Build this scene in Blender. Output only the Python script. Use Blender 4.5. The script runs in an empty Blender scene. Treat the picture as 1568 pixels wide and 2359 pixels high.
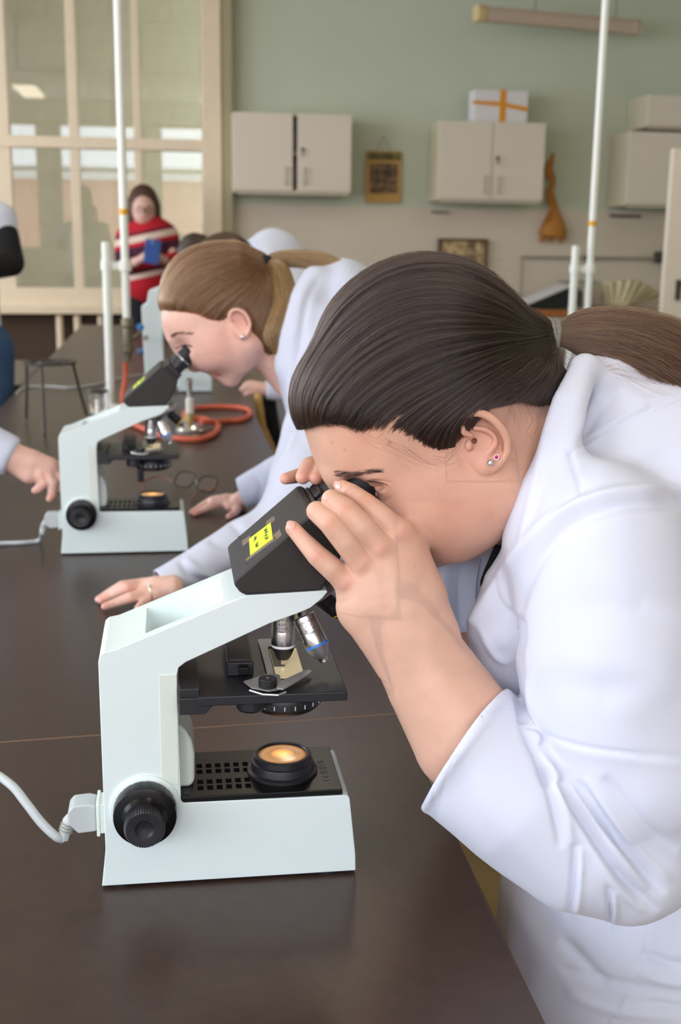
import bpy, bmesh, math, random
import numpy as np
from mathutils import Vector, Matrix

# ---------------------------------------------------------------- camera, light, exposure
CAMH, TZ = 1.3634, 0.78                 # camera height, table-top height
FPX, PITCH, ROLL, YAW = 2714.57, 0.2289983, 0.0134225, 0.1432606
_F = np.array([math.sin(YAW)*math.cos(PITCH), math.cos(YAW)*math.cos(PITCH), -math.sin(PITCH)])
_R0 = np.array([math.cos(YAW), -math.sin(YAW), 0.0]); _U0 = np.cross(_R0, _F)
_R = math.cos(ROLL)*_R0+math.sin(ROLL)*_U0; _U = -math.sin(ROLL)*_R0+math.cos(ROLL)*_U0
EYE = np.array([0.0, 0.0, CAMH])
scn = bpy.context.scene
col = scn.collection
cam_d = bpy.data.cameras.new('camera'); cam = bpy.data.objects.new('camera', cam_d); col.objects.link(cam)
cam_d.sensor_fit = 'VERTICAL'; cam_d.sensor_height = 23.6; cam_d.lens = FPX/2359*23.6
cam_d.clip_start = 0.05; cam_d.clip_end = 200
cam.matrix_world = Matrix(((_R[0], _U[0], -_F[0], 0), (_R[1], _U[1], -_F[1], 0), (_R[2], _U[2], -_F[2], CAMH), (0, 0, 0, 1)))
cam_d.dof.use_dof = True; cam_d.dof.focus_distance = 0.99; cam_d.dof.aperture_fstop = 5.6
scn.camera = cam
scn.view_settings.view_transform = 'Standard'; scn.view_settings.look = 'None'
scn.view_settings.gamma = 1.0; scn.view_settings.use_curve_mapping = False
scn.view_settings.exposure = -0.03
scn.cycles.max_bounces = 8; scn.cycles.diffuse_bounces = 4; scn.cycles.glossy_bounces = 4
scn.cycles.transmission_bounces = 6; scn.cycles.transparent_max_bounces = 12
scn.cycles.caustics_reflective = False; scn.cycles.caustics_refractive = False
scn.cycles.use_denoising = True
scn.cycles.sample_clamp_indirect = 6.0

world = bpy.data.worlds.new('overcast_sky'); scn.world = world; world.use_nodes = True
_bg = world.node_tree.nodes['Background']
_bg.inputs[0].default_value = (0.80, 0.88, 1.0, 1); _bg.inputs[1].default_value = 9.5

def area(name, loc, tgt, sx, sy, power, color, portal=False):
    d = bpy.data.lights.new(name, 'AREA'); d.shape = 'RECTANGLE'; d.size = sx; d.size_y = sy
    d.energy = power; d.color = color
    if portal: d.cycles.is_portal = True
    o = bpy.data.objects.new(name, d); col.objects.link(o); o.location = loc
    v = Vector(tgt)-Vector(loc); o.rotation_euler = v.to_track_quat('-Z', 'Y').to_euler()
    return o
# window openings (in the wall behind the camera and in the wall to its far side) let the sky in
REAR_Y = -3.0
REAR_WIN = [(-3.35, -2.05), (-1.75, -0.45), (-0.15, 1.15)]
WZ0, WZ1 = 1.1, 3.1
for a_, b_ in REAR_WIN:
    area('window_portal', ((a_+b_)/2, REAR_Y-0.12, (WZ0+WZ1)/2), ((a_+b_)/2, 0, (WZ0+WZ1)/2), b_-a_, WZ1-WZ0, 1, (1, 1, 1), True)
SIDE_WIN = [(-2.3, -0.5), (0.1, 1.9), (2.5, 4.3), (4.9, 6.7), (7.0, 8.3)]
for a_, b_ in SIDE_WIN:
    area('window_portal', (-3.72, (a_+b_)/2, (WZ0+WZ1)/2), (0, (a_+b_)/2, (WZ0+WZ1)/2), b_-a_, WZ1-WZ0, 1, (1, 1, 1), True)

# ---------------------------------------------------------------- helpers
def ray(px, py): return _F+_R*(px-784)/FPX-_U*(py-1179.5)/FPX
def pt(px, py, Y):                       # the point seen at a pixel, on the plane y = Y
    r = ray(px, py); return EYE+r*(Y/r[1])
def ptx(px, py, X):
    r = ray(px, py); return EYE+r*(X/r[0])
def ptz(px, py, z):
    r = ray(px, py); return EYE+r*((z-CAMH)/r[2])
def mpp(P): return float((np.asarray(P)-EYE)@_F)/FPX     # metres per pixel at a point
def proj(P):
    P = np.asarray(P)-EYE; d = P@_F
    return 784+FPX*(P@_R)/d, 1179.5-FPX*(P@_U)/d

def tag(o, label=None, cat=None, group=None, kind=None):
    if label: o['label'] = label
    if cat: o['category'] = cat
    if group: o['group'] = group
    if kind: o['kind'] = kind
    return o
def empty(name, loc=(0, 0, 0), rz=0.0, label=None, cat=None, group=None):
    o = bpy.data.objects.new(name, None); col.objects.link(o); o.location = Vector(loc); o.rotation_euler = (0, 0, rz)
    o.empty_display_size = 0.05
    return tag(o, label, cat, group)
def copy_tree(o, parent=None):
    c = o.copy(); col.objects.link(c)
    if parent is not None: c.parent = parent
    for ch in o.children: copy_tree(ch, c)
    return c

def srgb(r, g, b):
    f = lambda c: (c/255/12.92) if c/255 <= 0.04045 else ((c/255+0.055)/1.055)**2.4
    return (f(r), f(g), f(b), 1)
def mat(name, c, rough=0.5, metal=0.0, spec=0.5, noise=0.0, nscale=20.0, bump=0.0, bscale=200.0, sss=0.0, emit=None, es=0.0, coat=0.0, trans=0.0, ior=1.45, sheen=0.0, stretch=None):
    m = bpy.data.materials.new(name); m.use_nodes = True; nt = m.node_tree; b = nt.nodes['Principled BSDF']
    b.inputs['Base Color'].default_value = c if len(c) == 4 else (*c, 1)
    b.inputs['Roughness'].default_value = rough; b.inputs['Metallic'].default_value = metal
    b.inputs['Specular IOR Level'].default_value = spec; b.inputs['IOR'].default_value = ior
    if coat: b.inputs['Coat Weight'].default_value = coat; b.inputs['Coat Roughness'].default_value = 0.1
    if trans: b.inputs['Transmission Weight'].default_value = trans
    if sheen: b.inputs['Sheen Weight'].default_value = sheen
    if sss:
        b.inputs['Subsurface Weight'].default_value = sss; b.inputs['Subsurface Radius'].default_value = (0.012, 0.005, 0.003); b.inputs['Subsurface Scale'].default_value = 1.0
    if emit: b.inputs['Emission Color'].default_value = emit; b.inputs['Emission Strength'].default_value = es
    if noise or bump:
        tc = nt.nodes.new('ShaderNodeTexCoord'); src = tc.outputs['Object']
        if stretch:
            mp = nt.nodes.new('ShaderNodeMapping'); mp.inputs['Scale'].default_value = stretch; nt.links.new(src, mp.inputs[0]); src = mp.outputs[0]
    if noise:
        n = nt.nodes.new('ShaderNodeTexNoise'); n.inputs['Scale'].default_value = nscale; n.inputs['Detail'].default_value = 6
        nt.links.new(src, n.inputs['Vector'])
        r = nt.nodes.new('ShaderNodeMapRange'); r.inputs[1].default_value = 0.3; r.inputs[2].default_value = 0.7
        r.inputs[3].default_value = 1-noise; r.inputs[4].default_value = 1+noise
        nt.links.new(n.outputs[0], r.inputs[0])
        mx = nt.nodes.new('ShaderNodeMix'); mx.data_type = 'RGBA'; mx.blend_type = 'MULTIPLY'; mx.inputs[0].default_value = 1
        mx.inputs[6].default_value = b.inputs['Base Color'].default_value[:]
        nt.links.new(r.outputs[0], mx.inputs[7]); nt.links.new(mx.outputs[2], b.inputs['Base Color'])
    if bump:
        n2 = nt.nodes.new('ShaderNodeTexNoise'); n2.inputs['Scale'].default_value = bscale; n2.inputs['Detail'].default_value = 3
        nt.links.new(src, n2.inputs['Vector'])
        bp = nt.nodes.new('ShaderNodeBump'); bp.inputs['Strength'].default_value = bump; bp.inputs['Distance'].default_value = 0.001
        nt.links.new(n2.outputs[0], bp.inputs['Height']); nt.links.new(bp.outputs[0], b.inputs['Normal'])
    return m

def unit(v):
    v = np.asarray(v, float); return v/max(np.linalg.norm(v), 1e-12)
def frame(d):
    d = unit(d); a = np.array([0, 0, 1.0]) if abs(d[2]) < 0.9 else np.array([1.0, 0, 0])
    u = unit(np.cross(a, d)); return u, np.cross(d, u), d
class MB:
    def __init__(s): s.v = []; s.f = []
    def add(s, vs, fs):
        n = len(s.v); s.v += [tuple(float(c) for c in q) for q in vs]; s.f += [tuple(i+n for i in f) for f in fs]; return s
    def box(s, x0, x1, y0, y1, z0, z1, M=None):
        vs = [np.array((x, y, z), float) for z in (z0, z1) for y in (y0, y1) for x in (x0, x1)]
        if M is not None: vs = [np.array(M @ Vector(q)) for q in vs]
        return s.add(vs, [(0, 2, 3, 1), (4, 5, 7, 6), (0, 1, 5, 4), (2, 6, 7, 3), (0, 4, 6, 2), (1, 3, 7, 5)])
    def prism(s, poly, a, b, axis='y', M=None):
        # poly is (x, z) for axis y (counter-clockwise seen from -y), (x, y) for axis z, (y, z) for axis x
        n = len(poly)
        if axis == 'y': vs = [(p[0], a, p[1]) for p in poly]+[(p[0], b, p[1]) for p in poly]
        elif axis == 'z': vs = [(p[0], p[1], a) for p in poly]+[(p[0], p[1], b) for p in poly]
        else: vs = [(a, p[0], p[1]) for p in poly]+[(b, p[0], p[1]) for p in poly]
        if M is not None: vs = [tuple(M @ Vector(q)) for q in vs]
        fs = [tuple(range(n)), tuple(range(2*n-1, n-1, -1))]+[(i, i+n, (i+1) % n+n, (i+1) % n) for i in range(n)]
        return s.add(vs, fs)
    def lathe(s, prof, o=(0, 0, 0), d=(0, 0, 1), n=32, cap=True, knurl=None):
        # prof: (radius, distance along d); knurl: function (i, k) -> radius factor
        u, w, d = frame(d); o = np.asarray(o, float); vs = []
        for k, (r, h) in enumerate(prof):
            for i in range(n):
                a = 2*math.pi*i/n; q = r*(knurl(i, k) if knurl else 1)
                vs.append(o+d*h+u*q*math.cos(a)+w*q*math.sin(a))
        fs = [(k*n+i, k*n+(i+1) % n, (k+1)*n+(i+1) % n, (k+1)*n+i) for k in range(len(prof)-1) for i in range(n)]
        if cap: fs += [tuple(range(n-1, -1, -1)), tuple(range((len(prof)-1)*n, len(prof)*n))]
        return s.add(vs, fs)
    def tube(s, pts, r, n=10, cap=True, flat=1.0):
        pts = [np.asarray(p, float) for p in pts]; m = len(pts)
        if not hasattr(r, '__len__'): r = [r]*m
        vs = []; u = None
        for k in range(m):
            t = unit(pts[min(k+1, m-1)]-pts[max(k-1, 0)])
            if u is None: u, w, _ = frame(t)
            else: u = unit(u-t*(u@t)); w = np.cross(t, u)
            for i in range(n):
                a = 2*math.pi*i/n; vs.append(pts[k]+u*r[k]*math.cos(a)+w*r[k]*flat*math.sin(a))
        fs = [(k*n+i, k*n+(i+1) % n, (k+1)*n+(i+1) % n, (k+1)*n+i) for k in range(m-1) for i in range(n)]
        if cap: fs += [tuple(range(n-1, -1, -1)), tuple(range((m-1)*n, m*n))]
        return s.add(vs, fs)
    def grid(s, P):
        P = np.asarray(P, float); a, b = P.shape[:2]
        return s.add(P.reshape(-1, 3), [(i*b+j, (i+1)*b+j, (i+1)*b+j+1, i*b+j+1) for i in range(a-1) for j in range(b-1)])
    def build(s, name, m=None, parent=None, bevel=0.0, seg=2, smooth=True, angle=35, loc=None):
        me = bpy.data.meshes.new(name); me.from_pydata(s.v, [], s.f); me.update()
        bm = bmesh.new(); bm.from_mesh(me); bmesh.ops.recalc_face_normals(bm, faces=bm.faces); bm.to_mesh(me); bm.free()
        o = bpy.data.objects.new(name, me); col.objects.link(o)
        if m: me.materials.append(m)
        if smooth:
            me.polygons.foreach_set('use_smooth', [True]*len(me.polygons))
            me.set_sharp_from_angle(angle=math.radians(angle))
        if bevel:
            b = o.modifiers.new('bevel', 'BEVEL'); b.width = bevel; b.segments = seg; b.limit_method = 'ANGLE'; b.angle_limit = math.radians(28); b.harden_normals = True
        if parent is not None: o.parent = parent
        if loc is not None: o.location = loc
        return o
def bake(o, angle=35):
    dg = bpy.context.evaluated_depsgraph_get(); me = bpy.data.meshes.new_from_object(o.evaluated_get(dg))
    o.modifiers.clear(); o.data = me; return o
def cut(o, cutter):
    md = o.modifiers.new('cut', 'BOOLEAN'); md.operation = 'DIFFERENCE'; md.object = cutter; md.solver = 'EXACT'
    bpy.context.view_layer.update(); bake(o); bpy.data.objects.remove(cutter)
    return o
def text_obj(name, s, size, m, parent, M, depth=0.0002, warp=None, font_scale=1.0, align='CENTER'):
    c = bpy.data.curves.new(name, 'FONT'); c.body = s; c.size = size; c.extrude = depth; c.align_x = align; c.align_y = 'CENTER'; c.resolution_u = 3
    t = bpy.data.objects.new(name, c); col.objects.link(t); bpy.context.view_layer.update()
    me = bpy.data.meshes.new_from_object(t.evaluated_get(bpy.context.evaluated_depsgraph_get())); bpy.data.objects.remove(t)
    for v in me.vertices:
        q = Vector((v.co.x*font_scale, v.co.y, v.co.z))
        v.co = Vector(warp(q)) if warp else M @ q
    me.materials.clear(); me.materials.append(m)
    o = bpy.data.objects.new(name, me); col.objects.link(o); o.parent = parent; return o
def catmull(pts, n=8):
    pts = [np.asarray(p, float) for p in pts]
    P = [2*pts[0]-pts[1]]+pts+[2*pts[-1]-pts[-2]]; out = []
    for i in range(1, len(P)-2):
        for t in np.linspace(0, 1, n, endpoint=False):
            a, b, c, d = P[i-1:i+3]
            out.append(0.5*((2*b)+(c-a)*t+(2*a-5*b+4*c-d)*t*t+(3*b-a-3*c+d)*t**3))
    out.append(P[-2]); return out
# ---------------------------------------------------------------- the room
BY = 8.6                                # back wall
WX0, WX1, CZ = -3.6, 4.75, 3.45
M_green = mat('pale_green_paint', srgb(196, 204, 184), 0.75, noise=0.03, nscale=1.5)
M_cream = mat('cream_oil_paint', srgb(214, 202, 184), 0.5, noise=0.03, nscale=2)
M_ceil = mat('ceiling_white', srgb(200, 198, 188), 0.8, noise=0.02)
M_floor = mat('worn_vinyl_floor', srgb(150, 126, 84), 0.5, noise=0.12, nscale=3)
M_frame = mat('cream_window_paint', srgb(232, 215, 188), 0.45, noise=0.03)
M_block = mat('grey_block_wall', srgb(214, 206, 188), 0.8, noise=0.05)

tag(MB().box(WX0, WX1, REAR_Y, BY+2.5, -0.1, 0).build('floor', M_floor), kind='structure')
tag(MB().box(WX0, WX1, REAR_Y, BY+2.5, CZ, CZ+0.1).build('ceiling', M_ceil), kind='structure')
XG = 0.36                               # where the glazed partition ends and the plastered wall starts
zc = 1.575
w = MB().box(XG, WX1, BY, BY+0.2, zc, CZ).build('wall_back', M_green); tag(w, kind='structure')
tag(MB().box(XG, WX1, BY-0.006, BY+0.2, 0, zc).build('wall_back_lower', M_cream), kind='structure')
tag(MB().box(WX1, WX1+0.2, REAR_Y, BY+0.2, 0, CZ).build('wall_right', M_green), kind='structure')
m = MB(); m.box(WX0-0.2, WX0, REAR_Y, BY+2.5, 0, WZ0); m.box(WX0-0.2, WX0, REAR_Y, BY+2.5, WZ1, CZ)
xs = [REAR_Y]+[q for ab in SIDE_WIN for q in ab]+[BY+2.5]
for i in range(0, len(xs), 2): m.box(WX0-0.2, WX0, xs[i], xs[i+1], WZ0, WZ1)
tag(m.build('wall_left', M_cream), kind='structure')
for k, (a_, b_) in enumerate(SIDE_WIN):
    f = MB(); t = 0.05; f.box(WX0-.15, WX0-.05, a_, a_+t, WZ0, WZ1); f.box(WX0-.15, WX0-.05, b_-t, b_, WZ0, WZ1); f.box(WX0-.15, WX0-.05, (a_+b_)/2-.03, (a_+b_)/2+.03, WZ0, WZ1)
    for z in (WZ0, 2.35, WZ1-t): f.box(WX0-.15, WX0-.05, a_+t, b_-t, z, z+t)
    wn = empty('window_%d' % (k+7), (WX0, (a_+b_)/2, WZ0)); tag(wn, kind='structure')
    f.build('window_frame', M_frame, wn).location = (-WX0, -(a_+b_)/2, -WZ0)
# wall behind the camera with its window openings
m = MB(); m.box(WX0, WX1, REAR_Y-0.2, REAR_Y, 0, WZ0); m.box(WX0, WX1, REAR_Y-0.2, REAR_Y, WZ1, CZ)
xs = [WX0]+[q for ab in REAR_WIN for q in ab]+[WX1]
for i in range(0, len(xs), 2): m.box(xs[i], xs[i+1], REAR_Y-0.2, REAR_Y, WZ0, WZ1)
tag(m.build('wall_rear', M_cream), kind='structure')
M_clear = bpy.data.materials.new('window_glass'); M_clear.use_nodes = True
def glass_nodes(m, rough, refl, tint=(1, 1, 1, 1)):
    nt = m.node_tree; nt.nodes.clear(); o = nt.nodes.new('ShaderNodeOutputMaterial'); mx = nt.nodes.new('ShaderNodeMixShader')
    t = nt.nodes.new('ShaderNodeBsdfTransparent'); g = nt.nodes.new('ShaderNodeBsdfGlossy'); g.inputs['Roughness'].default_value = rough
    t.inputs[0].default_value = tint
    f = nt.nodes.new('ShaderNodeFresnel'); f.inputs[0].default_value = refl
    nt.links.new(f.outputs[0], mx.inputs[0]); nt.links.new(t.outputs[0], mx.inputs[1]); nt.links.new(g.outputs[0], mx.inputs[2]); nt.links.new(mx.outputs[0], o.inputs[0])
glass_nodes(M_clear, 0.0, 1.3)
for k, (a_, b_) in enumerate(REAR_WIN):
    f = MB(); t = 0.05
    f.box(a_, a_+t, REAR_Y-0.15, REAR_Y-0.05, WZ0, WZ1); f.box(b_-t, b_, REAR_Y-0.15, REAR_Y-0.05, WZ0, WZ1)
    for z in (WZ0, 2.35, WZ1-t): f.box(a_+t, b_-t, REAR_Y-0.15, REAR_Y-0.05, z, z+t)
    wn = empty('window_%d' % (k+2), ((a_+b_)/2, REAR_Y, WZ0)); tag(wn, kind='structure')
    f.build('window_frame', M_frame, wn).location = (-(a_+b_)/2, -REAR_Y, -WZ0)
# brick house across the street, seen mirrored in the partition glass
M_brick = bpy.data.materials.new('red_brick'); M_brick.use_nodes = True
_n = M_brick.node_tree; _b = _n.nodes['Principled BSDF']; _t = _n.nodes.new('ShaderNodeTexBrick'); _t.inputs['Color1'].default_value = srgb(205, 140, 120); _t.inputs['Color2'].default_value = srgb(190, 125, 105); _t.inputs['Mortar'].default_value = srgb(190, 170, 150); _t.inputs['Scale'].default_value = 4
_tc = _n.nodes.new('ShaderNodeTexCoord'); _mp = _n.nodes.new('ShaderNodeMapping'); _mp.inputs['Rotation'].default_value = (math.pi/2, 0, 0)
_n.links.new(_tc.outputs['Object'], _mp.inputs[0]); _n.links.new(_mp.outputs[0], _t.inputs[0]); _n.links.new(_t.outputs[0], _b.inputs['Base Color']); _b.inputs['Roughness'].default_value = 0.9
M_outpale = mat('pale_render', srgb(215, 215, 210), 0.9)
bh = empty('brick_house', (-4, -17, -4), label='red brick house across the street, mirrored in the glazed partition', cat='house')
MB().box(-8, 8, 0, 5, 0, 6.6).build('wall', M_brick, bh)
MB().box(-8.2, 8.2, -0.3, 5.3, 6.6, 6.9).build('roof_edge', M_outpale, bh)
for i in range(6): MB().box(-7.2+i*2.5, -6.2+i*2.5, 4.98, 5.04, 3.4, 4.9).build('window', M_outpale, bh)

# glazed partition: cream bars, two rows of panes, low sill
YP = BY-0.02
def wp(px, py): q = pt(px, py, YP); return q[0], q[2]
part = tag(empty('window_1', (0, YP, 0)), kind='structure')
def pbar(name, px0, py0, px1, py1, w, dpt=0.09, y0=-0.05):
    x0, z0 = wp(px0, py0); x1, z1 = wp(px1, py1); m = MB()
    if abs(z1-z0) > abs(x1-x0): x = (x0+x1)/2; m.box(x-w/2, x+w/2, y0, y0+dpt, min(z0, z1), max(z0, z1))
    else: z = (z0+z1)/2; m.box(x0, x1, y0, y0+dpt, z-w/2, z+w/2)
    return m.build(name, M_frame, part, bevel=0.004)
ZB = wp(45, 700)[1]-0.01
m = MB(); xr = wp(487, 300)[0]; m.box(xr-0.065, xr+0.065, -0.08, 0.12, ZB-0.05, CZ); m.build('post', M_frame, part, bevel=0.006)
M_lintel = M_frame
zt = wp(230, 331)[1]
xl = wp(8, 300)[0]; xm1 = wp(172, 330)[0]; xm2 = wp(317, 330)[0]
for nm, x, wd in (('mullion', xm1, 0.065), ('mullion', xm2, 0.05), ('post', xl-0.02, 0.13)):
    MB().box(x-wd/2, x+wd/2, -0.05, 0.05, ZB, CZ).build(nm, M_frame, part, bevel=0.004)
MB().box(-3.6, xr-0.065, -0.065, 0.05, zt-0.038, zt+0.038).build('transom', M_frame, part, bevel=0.004)
z_ = wp(200, 672)[1]
MB().box(-3.6, xr-0.065, -0.06, 0.05, ZB-0.01, z_+0.03).build('bottom_rail', M_frame, part, bevel=0.004)
MB().box(-3.6, xr-0.065, -0.16, 0.05, ZB-0.05, ZB).build('sill', M_frame, part, bevel=0.008)
M_pglass = bpy.data.materials.new('partition_glass'); M_pglass.use_nodes = True; glass_nodes(M_pglass, 0.0, 1.55, (0.92, 0.93, 0.9, 1))
edges_x = [-3.6, xl-0.1, xl+0.045, xm1-0.03, xm1+0.03, xm2-0.025, xm2+0.025, xr-0.06]
for i in (0, 2, 4, 6):
    MB().box(edges_x[i], edges_x[i+1], 0.0, 0.005, z_+0.03, zt-0.035).build('pane', M_pglass, part)
    MB().box(edges_x[i], edges_x[i+1], 0.0, 0.005, zt+0.035, CZ).build('pane', M_pglass, part)
# green-grey return between the post and the first cabinet, parapet under the glass, corridor wall beyond
M_dark = mat('dark_brown_panel', srgb(70, 55, 42), 0.7)  # one even dark brown for the parapet panel
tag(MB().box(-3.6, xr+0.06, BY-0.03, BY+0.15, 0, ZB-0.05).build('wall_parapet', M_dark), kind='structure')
tag(MB().box(xr+0.05, XG+0.08, BY-0.09, BY+0.05, 0.0, CZ).build('trim_1', mat('olive_trim', srgb(168, 160, 128), 0.6)), kind='structure')
cw = tag(empty('wall_corridor', (0, BY+1.9, 0)), kind='structure')
MB().box(-3.6, 1.6, 0.0, 0.1, 0, CZ).build('backing', M_block, cw)
_r = random.Random(3); blk = None; bn = 0
for row in range(7):
    for c_ in range(8):
        x = -2.45+c_*0.5+(0.25 if row % 2 else 0); z = 0.62+row*0.41
        if x > 1.0: continue
        if blk is None:
            blk = MB().box(0, 0.496, -0.005, 0.0, 0, 0.406).build('block', M_block, cw, bevel=0.004); o = blk
        else:
            o = blk.copy(); col.objects.link(o)
        o.location = (x, _r.uniform(-0.002, 0.002), z)
M_lampw = mat('lit_diffuser', (1, .93, .78, 1), 0.5, emit=(1, .88, .68, 1), es=9)
M_metalw = mat('white_enamel', srgb(225, 222, 212), 0.4)
def ceiling_lamp(x, y, label):
    o = empty('ceiling_lamp', (x, y, CZ-0.28), label=label, cat='lamp', group='lit lamps under the ceiling')
    MB().box(-0.16, 0.16, -0.62, 0.62, 0.03, 0.09).build('housing', M_metalw, o, bevel=0.01)
    MB().box(-0.14, 0.14, -0.6, 0.6, 0.0, 0.035).build('diffuser', M_lampw, o, bevel=0.01)
    for s in (-0.4, 0.4): MB().tube([(0, s, 0.09), (0, s, 0.28)], 0.005, 6).build('rod', M_metalw, o)
for x in (-1.8, 0.6, 2.9):
    for y in (0.3, 4.8): ceiling_lamp(x, y, 'lit fluorescent ceiling lamp, %s row, %s' % ({-1.8: 'window', 0.6: 'middle', 2.9: 'inner'}[x], 'over the camera end' if y < 1 else 'over the far tables'))
# unlit tube lamp near the back wall
a_ = pt(1095, 33, 8.05); b_ = pt(1470, 62, 8.35)
lm = empty('tube_lamp', (a_+b_)/2, label='unlit white fluorescent tube lamp hanging from two thin rods at the green wall', cat='lamp')
c_ = (a_+b_)/2; L = np.linalg.norm(b_-a_); u = unit(b_-a_); R_ = Matrix(((u[0], -u[1], 0, 0), (u[1], u[0], 0, 0), (0, 0, 1, 0), (0, 0, 0, 1)))
M_lampoff = mat('dusty_lamp_body', srgb(205, 185, 168), 0.5)
MB().prism([(-0.045, 0.02), (-0.035, -0.045), (0.035, -0.045), (0.045, 0.02), (0.03, 0.045), (-0.03, 0.045)], -L/2+0.05, L/2-0.05, 'x', M=R_).build('housing', M_lampoff, lm, bevel=0.004)
M_cap = mat('yellowed_cap', srgb(214, 190, 140), 0.5)
for s in (-1, 1):
    q = MB(); lo, hi = sorted((s*L/2, s*(L/2-0.06))); q.prism([(-0.05, 0.02), (-0.04, -0.05), (0.04, -0.05), (0.05, 0.02), (0.034, 0.05), (-0.034, 0.05)], lo, hi, 'x', M=R_)
    q.build('end_cap', M_cap if s < 0 else M_lampoff, lm, bevel=0.006)
for s in (-0.18, 0.42): MB().tube([u*s*L/1.2+np.array([0, 0, 0.03]), u*s*L/1.2+np.array([0, 0, CZ-c_[2]])], 0.004, 6).build('rod', mat('grey_rod', srgb(120, 115, 105), 0.4), lm)

# ---------------------------------------------------------------- wall cabinets
M_cab = mat('cream_laminate', srgb(222, 212, 196), 0.45, noise=0.015, nscale=3)
M_cabs = mat('cabinet_side', srgb(205, 196, 168), 0.5, noise=0.02)
M_gap = mat('dark_gap', srgb(60, 55, 48), 0.8)
M_hnd = mat('pale_handle', srgb(190, 180, 165), 0.4)
M_lock = mat('steel_lock', srgb(90, 85, 78), 0.35, metal=0.8)
def wall_cabinet(px0, py0, px1, py1, depth, label, gap=0.004, lock=True, yb=BY-0.012, nd=2):
    YF = yb-depth; a = pt(px0, py0, YF); b = pt(px1, py1, YF); w = b[0]-a[0]; h = abs(a[2]-b[2]); zl = min(a[2], b[2])
    t = empty('wall_cabinet', (a[0], YF, zl), label=label, cat='cabinet')
    m = MB(); k = 0.018
    m.box(0, k, 0.0, depth, 0, h).box(w-k, w, 0.0, depth, 0, h).box(k, w-k, 0.0, depth, 0, k).box(k, w-k, 0.0, depth, h-k, h).box(k, w-k, depth-0.01, depth, k, h-k).box(k, w-k, 0.02, depth-.01, h*.5-.008, h*.5+.008)
    m.build('body', M_cabs, t, bevel=0.001)
    dw = w/nd
    for i in range(nd):
        d = MB().box(i*dw+(gap if i else 0.001), (i+1)*dw-(0.0015), -0.018, -0.001, 0.012, h-0.002).build('door', M_cab, t, bevel=0.0015)
        x = (dw-0.05) if i == 0 else dw+gap+0.045
        hm = MB(); hm.box(x-0.007, x+0.007, -0.045, -0.038, 0.05, 0.17); hm.box(x-0.005, x+0.005, -0.04, -0.018, 0.055, 0.068); hm.box(x-0.005, x+0.005, -0.04, -0.018, 0.152, 0.165)
        hm.build('handle', M_hnd, d, bevel=0.002)
        if lock and i == nd-1:
            MB().lathe([(0.012, 0), (0.012, 0.006), (0.006, 0.007), (0.006, 0.02)], (dw+gap+0.035, -0.018, h*0.55), (0, -1, 0), 16).build('lock', M_lock, d)
            MB().box(dw+gap+0.031, dw+gap+0.039, -0.04, -0.036, h*0.55-0.045, h*0.55+0.006).build('key', M_lock, d)
    MB().box(0.02, w-0.02, -0.012, 0.02, -0.012, 0.0).build('bottom_rail', M_hnd, t)
    return t, (a[0], YF, zl, w, h)
wall_cabinet(537, 257, 807, 447, 0.32, 'cream two-door wall cabinet with a dark gap between its doors, beside the glazed partition', gap=0.03)
t2, cb2 = wall_cabinet(1012, 277, 1247, 466, 0.32, 'cream two-door wall cabinet under the white box with orange ribbon')
wall_cabinet(1450, 302, 1690, 478, 0.36, 'cream wall cabinet at the right end of the green wall, under a smaller one', lock=False)
wall_cabinet(1492, 218, 1700, 299, 0.36, 'small cream top cabinet stacked on the end wall cabinet', lock=True)
# white box with an orange ribbon cross, on the second cabinet
p0 = pt(1088, 283, 8.36); p1 = pt(1214, 215, 8.36); bw = p1[0]-p0[0]; bh_ = 0.215
gb = empty('gift_box', (p0[0], 8.33, cb2[2]+cb2[4]), label='white box with an orange ribbon cross standing on a wall cabinet', cat='box')
M_wbox = mat('white_card', srgb(225, 222, 222), 0.7); M_orange = mat('orange_ribbon', srgb(222, 150, 30), 0.5)
MB().box(0, bw, 0, 0.16, 0, bh_).build('box_body', M_wbox, gb, bevel=0.004)
m = MB(); x = bw*0.53
m.box(x-0.022, x+0.022, -0.003, 0.163, -0.0, bh_+0.003)
m.prism([(-0.012, bh_*.56), (bw*.5, bh_*.5), (bw+.002, bh_*.36), (bw+.002, bh_*.5), (bw*.5, bh_*.64), (-0.012, bh_*.66)], -0.005, 0.0, 'y')
m.build('ribbon', M_orange, gb)
# hanging picture print with a cord
def print_tex(name, bg, fg, sc):
    m = bpy.data.materials.new(name); m.use_nodes = True; n = m.node_tree; b = n.nodes['Principled BSDF']; b.inputs['Roughness'].default_value = 0.7
    tc = n.nodes.new('ShaderNodeTexCoord'); no = n.nodes.new('ShaderNodeTexNoise'); no.inputs['Scale'].default_value = sc; no.inputs['Detail'].default_value = 5
    cr = n.nodes.new('ShaderNodeValToRGB'); cr.color_ramp.elements[0].position = 0.42; cr.color_ramp.elements[0].color = fg; cr.color_ramp.elements[1].position = 0.6; cr.color_ramp.elements[1].color = bg
    n.links.new(tc.outputs['Object'], no.inputs[0]); n.links.new(no.outputs[0], cr.inputs[0]); n.links.new(cr.outputs[0], b.inputs['Base Color']); return m
a = pt(843, 347, BY-.03); b = pt(922, 468, BY-.03); w_ = b[0]-a[0]; h_ = a[2]-b[2]
pc = empty('hanging_picture', (a[0], BY-.03, b[2]), label='ochre picture board with dark print, hung on a cord between the two wall cabinets', cat='picture')
M_och = mat('ochre_board', srgb(190, 150, 84), 0.6, noise=0.08)
MB().box(0, w_, 0, 0.012, 0, h_).build('board', M_och, pc, bevel=0.002)
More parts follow.
